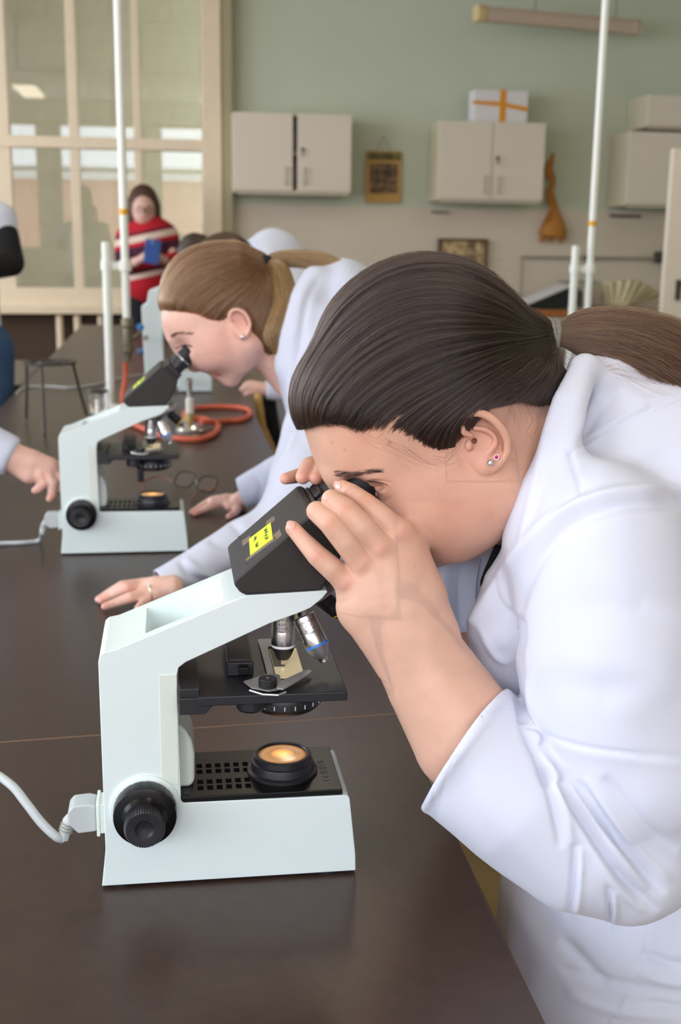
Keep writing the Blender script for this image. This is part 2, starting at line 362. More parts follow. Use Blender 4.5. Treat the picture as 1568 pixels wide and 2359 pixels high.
MB().box(w_*.12, w_*.9, -0.002, 0, h_*.19, h_*.76).build('print', print_tex('dark_print', srgb(140, 110, 80), srgb(70, 58, 50), 22), pc)
MB().box(w_*.04, w_*.98, -0.003, 0, h_*.83, h_*.97).build('title_strip', print_tex('title_print', srgb(120, 110, 60), srgb(70, 66, 40), 26), pc)
MB().tube([(w_*.3, 0.004, h_), (w_*.5, 0.01, h_+.09), (w_*.7, 0.004, h_)], 0.0025, 6).build('cord', mat('cord_grey', srgb(140, 140, 120), .7), pc)
MB().lathe([(0.006, 0), (0.006, 0.012)], (w_*.5, 0.028, h_+.09), (0, -1, 0), 10).build('nail', M_lock, pc)
# broom
M_straw = mat('straw', srgb(178, 120, 52), 0.8, noise=0.25, nscale=30, stretch=(6, 6, 1))
br_pts = [(1274, 352, 6), (1268, 372, 14), (1262, 392, 24), (1270, 410, 18), (1272, 425, 12), (1266, 440, 19), (1270, 462, 21), (1276, 485, 23), (1278, 505, 36), (1276, 525, 56), (1272, 545, 62)]
c0 = pt(1274, 545, BY-.06)
bro = empty('broom', c0, label='small straw hand broom hanging on the cream and green wall', cat='broom')
P = [pt(x, y, BY-.07)-c0 for x, y, w in br_pts]; W_ = [w/2*mpp(pt(1270, 450, BY-.07)) for *_, w in br_pts]
m = MB(); m.tube(catmull(P, 4), list(np.interp(np.linspace(0, len(P)-1, (len(P)-1)*4+1), range(len(P)), np.array(W_)*.4)), 16, flat=2.5); m.build('bound_straw', M_straw, bro)
m = MB(); rr = random.Random(5)
for i in range(90):
    t = i/89*2-1; a = P[7]+np.array([t*W_[7]*.9, rr.uniform(-.02, .01), 0]); b = P[10]+np.array([t*W_[10]*1.12, rr.uniform(-.02, .012), rr.uniform(-.05, .02)])
    m.tube([a, (a+b)/2+np.array([t*.008, 0, 0]), b], 0.003, 4)
tag(m.build('bristles', M_straw, bro), kind='stuff')
M_rc = mat('red_cord', srgb(150, 80, 40), .7)
for k in (3, 4): MB().tube([P[k]+np.array([W_[k]*1.05*math.cos(q), W_[k]*.4*math.sin(q), 0]) for q in np.linspace(0, 2*math.pi, 17)], 0.004, 5).build('binding', M_rc, bro)
# hook rails under cabinets
for (x0, x1, y, lb) in ((990, 1030, 487, 'small hooks under the cabinet that carries the ribboned box'), (1405, 1475, 497, 'dark hook rail under the end wall cabinet')):
    a = pt(x0, y, BY-.02); b = pt(x1, y, BY-.02); o = empty('hook_rail', a, label=lb, cat='hooks')
    MB().box(0, b[0]-a[0], -0.005, 0.008, -0.008, 0.008).build('rail', M_hnd if x0 < 1000 else M_lock, o)
    for k in range(4): MB().tube([((b[0]-a[0])*(k+.5)/4, -.005, 0), ((b[0]-a[0])*(k+.5)/4, -.03, -.012), ((b[0]-a[0])*(k+.5)/4, -.035, 0.0)], 0.004, 6).build('hook', M_lock, o)
# ---------------------------------------------------------------- lab tables
M_top = mat('dark_brown_laminate', srgb(62, 48, 42), 0.32, noise=0.10, nscale=60, spec=0.5, bump=0.15, bscale=900)
M_edge = mat('brown_edge_band', srgb(92, 62, 44), 0.5)
M_wood = mat('orange_veneer', srgb(170, 105, 50), 0.5, noise=0.1, nscale=8, stretch=(1, 6, 1))
M_joint = mat('tan_joint', srgb(150, 118, 98), .6)
M_leg = mat('grey_table_leg', srgb(150, 145, 132), 0.4)
TX0, TX1 = -0.585, 0.272
seams = [0.02, 1.335, 2.565, 3.77, 4.98, 6.19, 8.0]
lbl = ['dark brown lab table top carrying the large nearest microscope', 'dark brown lab table under the second microscope and the eyeglasses', 'dark brown lab table with the red hose ring', 'dark brown lab table under the iron tripod and the poles',
       'brown lab table with the third white microscope', 'brown lab table at the window end of the row']
def slant(k): return {1: 0.03}.get(k, 0.0)
for k in range(6):
    y0, y1 = seams[k], seams[k+1]; g = 0.0009
    t = empty('lab_table', ((TX0+TX1)/2, (y0+y1)/2, 0), label=lbl[k], cat='table', group='row of dark lab tables')
    cx, cy = (TX0+TX1)/2, (y0+y1)/2
    poly = [(TX0-cx, y0-slant(k)+g-cy), (TX1-cx, y0+slant(k)+g-cy), (TX1-cx, y1+slant(k+1)-g-cy), (TX0-cx, y1-slant(k+1)-g-cy)]
    MB().prism(poly, TZ-0.028, TZ, 'z').build('tabletop', M_top, t, bevel=0.0012)
    MB().box(TX1-cx-0.0005, TX1-cx+0.0015, y0-cy+.03, y1-cy-.03, TZ-0.027, TZ-0.002).build('edge_band', M_edge, t)
    MB().box(TX0-cx+0.12, TX1-cx-0.14, y0-cy+.3, y1-cy-.3, 0.08, TZ-0.029).build('cupboard', M_wood, t, bevel=0.003)
    if k < 5: MB().prism([(TX0-cx+.001, y1-slant(k+1)-g*1.0-cy), (TX1-cx-.001, y1+slant(k+1)-g*1.0-cy), (TX1-cx-.001, y1+slant(k+1)+g*.9-cy), (TX0-cx+.001, y1-slant(k+1)+g*.9-cy)], TZ-.02, TZ-.0002, 'z').build('joint_strip', M_joint, t)
    for sx in (TX0-cx+0.05, TX1-cx-0.05):
        for sy in (y0-cy+.06, y1-cy-.06): MB().box(sx-.02, sx+.02, sy-.02, sy+.02, 0, TZ-0.028).build('leg', M_leg, t, bevel=0.003)
# orange drawer unit standing left of the row
q = pt(40, 830, 5.9)
o = empty('drawer_unit', (-1.12, 5.2, 0), label='orange wooden drawer unit standing behind the person in jeans', cat='cabinet')
MB().box(0, .46, 0, 1.0, 0.05, 0.70).build('body', M_wood, o, bevel=.004); MB().box(-.02, .48, -.02, 1.02, 0.70, .73).build('top', M_top, o, bevel=.003)
for k in range(3):
    d = MB().box(.02, .44, -.015, 0.0, .08+k*.205, .27+k*.205).build('drawer', M_wood, o, bevel=.002); MB().box(.17, .29, -.04, -.015, .17+k*.205, .185+k*.205).build('handle', M_hnd, d)
# pale pipes under the window sill
pp = empty('heating_pipe_rack', (0, BY-.12, 0), label='row of pale upright pipes in the dark recess under the window sill', cat='pipes')
for (x, wd) in ((137, .05), (178, .05), (232, .045)):
    q = pt(x, 735, BY-.12); MB().tube([(q[0], 0, 0.1), (q[0], 0, ZB-0.06)], wd/2, 12).build('pipe', M_frame, pp)
# second row of tables to the right, holding the other poles
for k, y0 in enumerate((3.0, 4.25, 5.5)):
    t = empty('lab_table', (1.72, y0+.6, 0), label=('brown table of the second row, nearest one, hidden behind the dark-haired student', 'middle brown table of the second row, carrying the poles behind the ponytail', 'far brown table of the second row, close to the back bench')[k], cat='table', group='second row of lab tables')
    MB().box(-.43, .43, -.6, .6, TZ-.028, TZ).build('tabletop', M_top, t, bevel=.0012)
    MB().box(-.32, .30, -.35, .35, .08, TZ-.029).build('cupboard', M_wood, t)
    for sx in (-.39, .39):
        for sy in (-.55, .55): MB().box(sx-.02, sx+.02, sy-.02, sy+.02, 0, TZ-.028).build('leg', M_leg, t)

# ---------------------------------------------------------------- poles
M_pole = mat('white_enamelled_tube', srgb(236, 240, 232), 0.3)
M_band = mat('yellow_tape', srgb(232, 172, 20), 0.5)
M_valve = mat('tarnished_brass_valve', srgb(110, 104, 84), 0.4, metal=0.5, noise=0.2)
def pole_pair(pxl, pyl, pxs0, pys0, Y, yc, yband, yend, lab_s, lab_t, foot_px):
    b = pt(pxl, pyl, Y); s = pt(pxs0, pys0, Y); cz = pt(pxl, yc, Y)[2]
    st = empty('stand_pole', (foot_px, Y, TZ), label=lab_s, cat='stand')
    MB().tube([(0, 0, 0.012), (0, 0, s[2]-TZ)], 0.0145, 20).build('tube', M_pole, st)
    MB().lathe([(0.035, 0), (0.035, 0.006), (0.02, 0.013)], n=24).build('foot', M_pole, st, bevel=.001)
    MB().lathe([(0.0146, 0), (0.013, 0.004), (0.008, 0.006)], (0, 0, s[2]-TZ), n=20).build('cap', M_pole, st)
    dx = b[0]-foot_px
    cl = MB(); cl.box(0.014, dx+0.0, -0.006, 0.006, cz-TZ-.012, cz-TZ+.012); cl.lathe([(0.021, 0), (0.021, .035)], (dx, 0, cz-TZ-.018), (0, 0, 1), 24); cl.lathe([(0.019, 0), (0.019, .03)], (0, 0, cz-TZ-.015), (0, 0, 1), 24)
    cl.build('clamp', M_pole, st, bevel=.001)
    ze = pt(pxl, yend, Y)[2]
    tp = empty('drop_pipe', (b[0], Y, ze), label=lab_t, cat='pipe')
    MB().tube([(0, 0, 0), (0, 0, CZ-ze)], 0.0135, 20).build('tube', M_pole, tp)
    zb = pt(pxl, yband, Y)[2]-ze; MB().lathe([(0.0142, -.01), (0.0142, .01)], (0, 0, zb), n=24).build('tape_band', M_band, tp)
    MB().lathe([(0.05, 0), (0.05, -.01), (0.02, -.03)], (0, 0, CZ-ze), n=24).build('ceiling_rose', M_pole, tp)
    return st, tp, ze
_, drop, ze = pole_pair(288.5, 620, 241, 561, 4.12, 612, 488, 732, 'short white stand pole rising beside the second microscope', 'tall white pipe with a yellow tape band beside the woman in the red sweater', -0.212)
pole_pair(1358, 620, 1327, 570, 4.45, 620, 515, 735, 'short white stand pole behind the ponytail', 'tall white pipe with a yellow tape band, rising behind the ponytail', pt(1322, 640, 4.45)[0])
v = MB(); v.lathe([(0.017, 0), (0.02, -.005), (0.02, -.03), (0.015, -.035), (0.017, -.05), (0.017, -.09), (.021, -.095), (.021, -.115), (.013, -.12), (.012, -.15)], n=20, knurl=lambda i, k: 1+.05*(i % 2))
v.build('valve', M_valve, drop)
MB().tube([(0.0, 0, -.075), (.035, 0, -.06), (.045, 0, -.045)], .007, 10).build('valve_arm', M_valve, drop)
MB().lathe([(.012, 0), (.014, .01), (.008, .02)], (.042, 0, -.04), (0.3, 0, 1), 12).build('blue_tap', mat('blue_plastic', srgb(70, 130, 200), .4), drop)
MB().lathe([(.011, 0), (.013, .012), (.008, .02)], (.035, -.01, -.115), (1, 0, 0.2), 12).build('blue_tap', mat('blue_grey_plastic', srgb(80, 110, 160), .4), drop)
M_hose = mat('red_rubber_hose', srgb(205, 95, 70), 0.55, noise=.06)
TH = 0.0088
def hose(px_pts, label, name='rubber_hose', r=TH, m=M_hose):
    pts = catmull(px_pts, 8); o = MB(); o.tube(pts, r, 12); ob = o.build(name, m)
    return tag(ob, label, 'hose')
zz = TZ+TH+.0006
dpt = pt(288.5, 835, 4.12)
hose([dpt, pt(289, 860, 4.12), pt(286, 890, 4.1), np.array([-.17, 4.02, TZ+.02]), np.array([-.15, 3.8, zz]), np.array([-.1, 3.62, zz]), np.array([-.03, 3.45, zz]), ptz(430, 1012, zz), ptz(470, 1010, zz), ptz(498, 995, zz), ptz(500, 978, zz+.004), ptz(470, 966, zz+.01), ptz(445, 964, zz+.012)],
     'red rubber hose running down from the brass valve and curling round the burner foot')
hose([ptz(462, 972, zz+.02), ptz(520, 970, zz), ptz(560, 966, zz), ptz(577, 952, zz), ptz(560, 940, zz), ptz(500, 937, zz), ptz(440, 942, zz), ptz(425, 955, zz+.003), ptz(432, 966, zz+.012)],
     'red rubber hose loop lying behind the burner')
# bunsen burner
M_chrome = mat('polished_steel', (0.75, 0.75, 0.75, 1), 0.22, metal=1.0)
M_brassp = mat('pale_brass', srgb(205, 185, 130), 0.3, metal=.9)
q = ptz(438, 993, TZ)
bb = empty('bunsen_burner', q, label='silver bunsen burner inside the red hose ring', cat='burner')
s_ = 1.0
MB().lathe([(.044, 0), (.045, .006), (.04, .012), (.022, .018), (.012, .026)], n=32).build('foot', M_chrome, bb)
MB().lathe([(.011, .026), (.011, .04), (.016, .042), (.016, .052), (.011, .056)], n=20).build('valve_body', M_brassp, bb)
MB().lathe([(.0125, .056), (.0125, .1), (.009, .103)], n=20).build('air_collar', M_metalw, bb)
MB().lathe([(.0075, .1), (.0075, .145), (.0085, .147), (.0085, .155)], n=16).build('barrel', M_chrome, bb)
MB().lathe([(.006, 0), (.006, .03), (.009, .034), (.009, .045)], (0, 0, .034), (-1, .3, 0), 12).build('gas_inlet', M_brassp, bb)
# iron tripod
M_iron = mat('blackened_iron', srgb(62, 56, 52), .5, metal=.6)
cR = pt(115, 833, 3.82); tr = empty('iron_tripod', (cR[0], cR[1], TZ), label='three-legged black iron tripod ring standing on the far table', cat='tripod')
h = cR[2]-TZ; m = MB(); n = 36; R1, R2 = .083, .06
for zt_ in (h, h-.006): m.add([(R*math.cos(2*math.pi*i/n), R*math.sin(2*math.pi*i/n), zt_) for R in (R1, R2) for i in range(n)], [])
for i in range(n):
    j = (i+1) % n; m.f += [(i, j, n+j, n+i), (2*n+i, 3*n+i, 3*n+j, 2*n+j), (i, 2*n+i, 2*n+j, j), (n+i, n+j, 3*n+j, 3*n+i)]
m.build('ring', M_iron, tr)
tor = MB(); tor.tube([np.array([.035*math.cos(a), .035*math.sin(a), h-.003]) for a in np.linspace(0, 2*math.pi, 25)], .004, 6); tor.lathe([(.036, 0), (.036, .002)], (0, 0, h-.004), n=24); tor.build('inner_disc', M_iron, tr)
for (ax, ay, bx, by) in ((84, 842, 60, 965), (90, 842, 103, 1003), (166, 835, 199, 955)):
    e = ptz(bx, by, TZ+.004); a = pt(ax, ay, e[1]*.3+cR[1]*.7); a[2] = TZ+h-.004
    c = np.array([cR[0], cR[1], TZ]); d = a-c; d[:2] *= .075/max(np.hypot(d[0], d[1]), 1e-3); MB().tube([d, (d+(e-c))/2*np.array([.97, .97, 1.05]), e-c], .0045, 8).build('leg', M_iron, tr)
# glass beaker
M_glass = mat('thin_glass', (1, 1, 1, 1), .03, trans=1.0, ior=1.3)
q = ptz(228, 950, TZ+.001); bk = empty('glass_beaker', q, label='small glass beaker at the foot of the short white pole', cat='beaker')
MB().lathe([(.0, .0), (.03, .0), (.032, .004), (.032, .07), (.035, .075), (.033, .075), (.030, .068), (.030, .005), (0, .004)], n=28, cap=False).build('vessel', M_glass, bk)
MB().lathe([(.0305, .068), (.034, .0755), (.0315, .0755)], n=28, cap=False).build('rim', M_metalw, bk)
q2 = ptz(226, 975, TZ); wr = empty('white_vial', q2, label='small white upright vial in front of the glass beaker', cat='vial'); MB().lathe([(.007, 0), (.008, .002), (.008, .055), (.006, .058), (.006, .068)], n=14).build('vessel', M_pole, wr)
MB().lathe([(.0085, .066), (.0085, .074), (.006, .075)], n=14).build('cap', M_pole, wr)
# white cable across the far table
M_cable = mat('grey_cable', srgb(185, 185, 180), .45)
cb = MB(); cb.tube(catmull([ptz(*q, TZ+.004) for q in ((38, 905), (60, 892), (110, 890), (160, 893), (210, 888), (245, 880), (300, 868), (340, 860))], 8), .0042, 8)
tag(cb.build('power_cable', M_cable), 'thin pale cable lying across the far table behind the iron tripod', 'cable')
# ---------------------------------------------------------------- eyeglasses lying on the table
M_spec = mat('black_spectacle_frame', srgb(28, 26, 28), .3); M_temple = mat('brown_temple', srgb(120, 60, 42), .4)
eg = empty('eyeglasses', ptz(450, 1118, TZ), label='black-rimmed eyeglasses with brown temples, folded open on the table', cat='eyeglasses')
O = ptz(450, 1118, TZ)
def rim(cpx, cpy, w, hgt, rot, zc):
    c = ptz(cpx, cpy, TZ+zc)-O; e1 = unit(ptz(500, 1112, TZ)-ptz(400, 1098, TZ)); e2 = np.array([0, 0, 1.0])*.75+np.array([e1[1], -e1[0], 0])*(-.66); e2 = unit(e2)
    P = []
    for a in np.linspace(0, 2*math.pi, 29):
        ca, sa = math.cos(a), math.sin(a); k = (abs(ca)**3.2+abs(sa)**3.2)**(-1/3.2); P.append(c+e1*w*k*ca+e2*hgt*k*sa*(1 if sa > 0 else .95))
    return P
P1 = rim(425, 1105, .0262, .0215, 0, .021); P2 = rim(478, 1116, .0262, .0215, 0, .021)
MB().tube(P1, .0018, 6).build('rim', M_spec, eg); MB().tube(P2, .0018, 6).build('rim', M_spec, eg)
for P_ in (P1, P2):
    c = sum(P_[:-1])/28; MB().add([c]+P_[:-1], [(0, i+1, (i+1) % 28+1) for i in range(28)]).build('lens', M_clear, eg)
br = [P1[1], (P1[1]+P2[15])/2+np.array([0, 0, .003]), P2[15]]
MB().tube(catmull(br, 5), .0015, 6).build('bridge', M_spec, eg)
ta = ptz(330, 1140, TZ+.005)-O; MB().tube(catmull([P1[16], ptz(365, 1097, TZ+.02)-O, ptz(330, 1112, TZ+.008)-O, ta], 6), .0021, 6).build('temple', M_temple, eg)
tb = ptz(438, 1158, TZ+.004)-O; MB().tube(catmull([P2[27], ptz(492, 1128, TZ+.02)-O, ptz(465, 1130, TZ+.012)-O, tb], 6), .0021, 6).build('temple', M_temple, eg)

# ---------------------------------------------------------------- bench along the back wall and what lies on it
YB_ = 7.95; bz = pt(1240, 714, YB_)[2]
bx0 = pt(1015, 700, YB_)[0]
be = empty('back_bench', (bx0, YB_, 0), label='cream back bench with an orange wooden edge along the back wall', cat='bench')
Lb = WX1-.1-bx0
MB().box(0, Lb, 0, BY-YB_-.02, bz-.035, bz).build('worktop', M_cream, be, bevel=.003)
MB().box(0, Lb, -.02, 0, bz-.045, bz+.002).build('front_edge', M_wood, be, bevel=.004)
for k in range(5):
    d = MB().box(k*Lb/5+.006, (k+1)*Lb/5-.006, .02, .04, .1, bz-.05).build('door', M_cab, be, bevel=.002); MB().box(k*Lb/5+.06, k*Lb/5+.07, 0.0, .02, bz-.25, bz-.12).build('handle', M_hnd, d)
MB().box(0, Lb, .04, BY-YB_-.02, .05, bz-.036).build('carcass', M_cabs, be)
# framed picture leaning at the wall
Yf = BY-.03; a = pt(1008, 549, Yf); b = pt(1119, 640, Yf); w_ = b[0]-a[0]; h_ = a[2]-bz-.001
h_ = max(h_, .3)
fp = empty('framed_picture', (a[0], BY-.04, a[2]-h_), label='framed ochre drawing standing on the back bench below the second wall cabinet', cat='picture')
k = .018; m = MB().box(0, k, -.012, .012, 0, h_).box(w_-k, w_, -.012, .012, 0, h_).box(k, w_-k, -.012, .012, 0, k).box(k, w_-k, -.012, .012, h_-k, h_); m.build('frame', mat('dark_wood_frame', srgb(88, 66, 48), .5), fp, bevel=.002)
MB().box(k, w_-k, -.004, .008, k, h_-k).build('drawing', print_tex('ochre_print', srgb(205, 178, 130), srgb(120, 98, 72), 14), fp)
# grey pipe rail on the wall
a = pt(1200, 592, BY-.05); b = pt(1532, 606, BY-.05); rl = empty('wall_rail', a, label='thin grey pipe rail running along the wall above the bench', cat='rail')
MB().tube([(0, 0, 0), (b[0]-a[0], 0, 0)], .009, 8).build('pipe', M_leg, rl); MB().tube([(.01, 0, 0), (.01, 0.0, bz-a[2])], .007, 8).build('upright', M_leg, rl)
MB().box(b[0]-a[0]-.08, b[0]-a[0]+.05, -.04, .03, -.03, .05).build('bracket', M_lock, rl)
for x in (.5, 1.1): MB().box(x-.008, x+.008, 0, .045, -.02, .02).build('clip', M_lock, rl)
Yi = 8.2
def I(px, py, Y=Yi): return pt(px, py, Y)
M_blk = mat('black_plastic', srgb(28, 30, 32), .4)
c0 = I(1178, 690, 8.42); c0[2] = bz+.001
cl = empty('black_clamp', c0, label='small black clamp standing on the bench above the parting of the dark hair', cat='clamp')
MB().box(-.09, .07, -.05, .05, 0, .018).build('foot', M_blk, cl, bevel=.004); MB().tube([(0, 0, .018), (-.015, 0, .07), (.0, 0, .11)], [.02, .018, .03], 10).build('arm', M_blk, cl); MB().lathe([(.02, 0), (.034, .01), (.03, .03), (.012, .035)], (-.06, -.01, .075), (-.5, -.3, .6), 12).build('knob', M_blk, cl)
c0 = I(1232, 700, 8.12); c0[2] = bz+.001
pb = empty('document_folder', c0, label='open white and black ring folder lying on the bench', cat='folder')
MB().prism([(-.12, 0), (.2, 0), (.2, .15), (-.11, .012)], -.12, .1, 'y').build('cover', M_blk, pb, bevel=.003)
MB().prism([(-.14, .014), (.2, .155), (.2, .165), (-.16, .022)], -.14, .12, 'y').build('sheets', M_wbox, pb)
c0 = I(1335, 700, 8.4); c0[2] = bz+.007
gx = empty('glass_tank', c0, label='small glass tank with a wire rim holding dark instruments on the bench', cat='tank')
MB().box(-.15, .13, -.1, .1, 0, .004).build('floor_plate', M_clear, gx); MB().box(-.15, .13, -.1, -.096, .004, .17).build('pane', M_clear, gx); MB().box(-.15, .13, .096, .1, .004, .17).build('pane', M_clear, gx)
m = MB()
for z in (.0, .17): m.tube([(-.15, -.1, z), (.13, -.1, z), (.13, .1, z), (-.15, .1, z), (-.15, -.1, z)], .006, 6)
for x in (-.15, .13): m.tube([(x, -.1, 0), (x, -.1, .17)], .006, 6)
m.build('wire_rim', M_leg, gx); MB().lathe([(.05, 0), (.055, .09), (.03, .12)], (-.05, 0, .005), n=14).build('instrument', M_blk, gx); MB().lathe([(.03, 0), (.035, .1), (.01, .13)], (.05, .02, .005), n=14).build('instrument', M_metalw, gx)
# beige fan-folded bag
c0 = I(1440, 706, 8.1); c0[2] = bz+.001
bg = MB(); rows = []
for j in range(9):
    v_ = j/8; rows.append([(((u_/24)*2-1)*(.08+.13*v_)+.07*v_-.02, .02*math.sin(u_*1.9)*(.3+v_)-.03*v_+.04*math.cos(u_/24*6.28), .015+.19*v_*(1-.35*(u_/24-.35)**2*4)) for u_ in range(25)])
bg.grid(rows); bg.grid([[(x, y+.09, z) for x, y, z in r] for r in rows])
o = bg.build('paper_bag', mat('beige_paper', srgb(208, 196, 160), .8, noise=.05)); o.location = c0; sm = o.modifiers.new('thick', 'SOLIDIFY'); sm.thickness = .004
tag(o, 'crumpled beige paper bag on the bench to the side of the white poles', 'bag')
# open cream door / locker at the frame edge
a = pt(1540, 345, 5.6); b = pt(1530, 750, 5.6)
lk = empty('open_door_leaf', (pt(1532, 600, 5.6)[0], 5.6, 0), label='tall cream door leaf with a dark keyhole plate standing open in front of the bench', cat='door')
hh = pt(1545, 342, 5.6)[2]
d = MB().box(0, .86, 0, .038, .004, hh).build('leaf', M_cab, lk, bevel=.004)
q = pt(1561, 668, 5.6); MB().box(q[0]-lk.location.x-.014, q[0]-lk.location.x+.014, -.008, 0, q[2]-.05, q[2]+.05).build('keyhole_plate', M_lock, d, bevel=.002)
MB().tube([(q[0]-lk.location.x, -.008, q[2]+.03), (q[0]-lk.location.x, -.04, q[2]+.03), (q[0]-lk.location.x+.07, -.045, q[2]+.03)], .007, 8).build('handle', M_lock, d)
MB().box(.86, .93, -.01, .06, 0, hh+.06).build('jamb_post', M_cabs, lk, bevel=.004)
# ---------------------------------------------------------------- microscopes
M_body = mat('pale_mint_enamel', srgb(218, 230, 230), 0.38, spec=0.45, bump=0.12, bscale=1500)
M_panel = mat('warm_grey_panel', srgb(214, 222, 214), 0.45)
M_black = mat('satin_black', srgb(34, 34, 38), 0.38, bump=0.1, bscale=1500)
M_blackg = mat('glossy_black', srgb(16, 15, 16), 0.3, spec=.3)
M_headtop = mat('head_black', srgb(46, 43, 42), 0.5, spec=0.4, bump=0.2, bscale=2500)
M_steel = mat('brushed_steel', (0.62, 0.62, 0.64, 1), 0.28, metal=1.0)
M_steel2 = mat('dull_steel', (0.42, 0.43, 0.45, 1), 0.4, metal=0.9)
M_rubber = mat('rubber_black', srgb(24, 24, 26), 0.6)
M_emb = mat('embossed_black', srgb(52, 52, 54), 0.3)
M_print = mat('black_print', srgb(25, 28, 36), 0.5)
M_whitep = mat('white_ring', srgb(240, 240, 240), 0.4)
M_bluep = mat('blue_ring', srgb(50, 130, 225), 0.4)
M_yel = mat('yellow_ring', srgb(245, 205, 30), 0.4)
M_note = mat('neon_paper', srgb(214, 240, 60), 0.7)
M_tape = mat('crinkled_clear_tape', srgb(120, 108, 92), 0.25)
M_ink = mat('green_black_ink', srgb(40, 62, 50), 0.6)
M_lens = mat('warm_lit_lens', srgb(200, 150, 100), 0.12, emit=(1, .50, .16, 1), es=.9, coat=.5)
def lampglow(name, r):
    m = bpy.data.materials.new(name); m.use_nodes = True; n = m.node_tree; b = n.nodes['Principled BSDF']; b.inputs['Roughness'].default_value = .15
    b.inputs['Base Color'].default_value = srgb(120, 80, 50)
    tc = n.nodes.new('ShaderNodeTexCoord'); g = n.nodes.new('ShaderNodeVectorMath'); g.operation = 'LENGTH'; n.links.new(tc.outputs['Object'], g.inputs[0])
    cr = n.nodes.new('ShaderNodeValToRGB'); mr = n.nodes.new('ShaderNodeMapRange'); mr.inputs[2].default_value = r; n.links.new(g.outputs['Value'], mr.inputs[0]); n.links.new(mr.outputs[0], cr.inputs[0])
    e = cr.color_ramp.elements; e[0].position = 0.1; e[0].color = (1.6, .78, .22, 1); e[1].position = 1; e[1].color = (.16, .08, .04, 1)
    k = e.new(.42); k.color = (.85, .36, .09, 1); k = e.new(.52); k.color = (.45, .22, .09, 1); k = e.new(.85); k.color = (.55, .27, .11, 1)
    n.links.new(cr.outputs[0], b.inputs['Emission Color']); b.inputs['Emission Strength'].default_value = 1.0
    return m
M_field = lampglow('field_lens_glow', .0225)
M_slide = mat('glass_slide_painted_glow', srgb(238, 222, 180), 0.1, emit=(1, .78, .45, 1), es=.25)  # light passing through the slide is put in as cream tone and faint emission
M_slideg = mat('slide_label_glass', srgb(120, 112, 88), 0.1)
M_clip = mat('matt_grey_clip', srgb(150, 150, 150), 0.4, metal=.3)
SW = 0.10
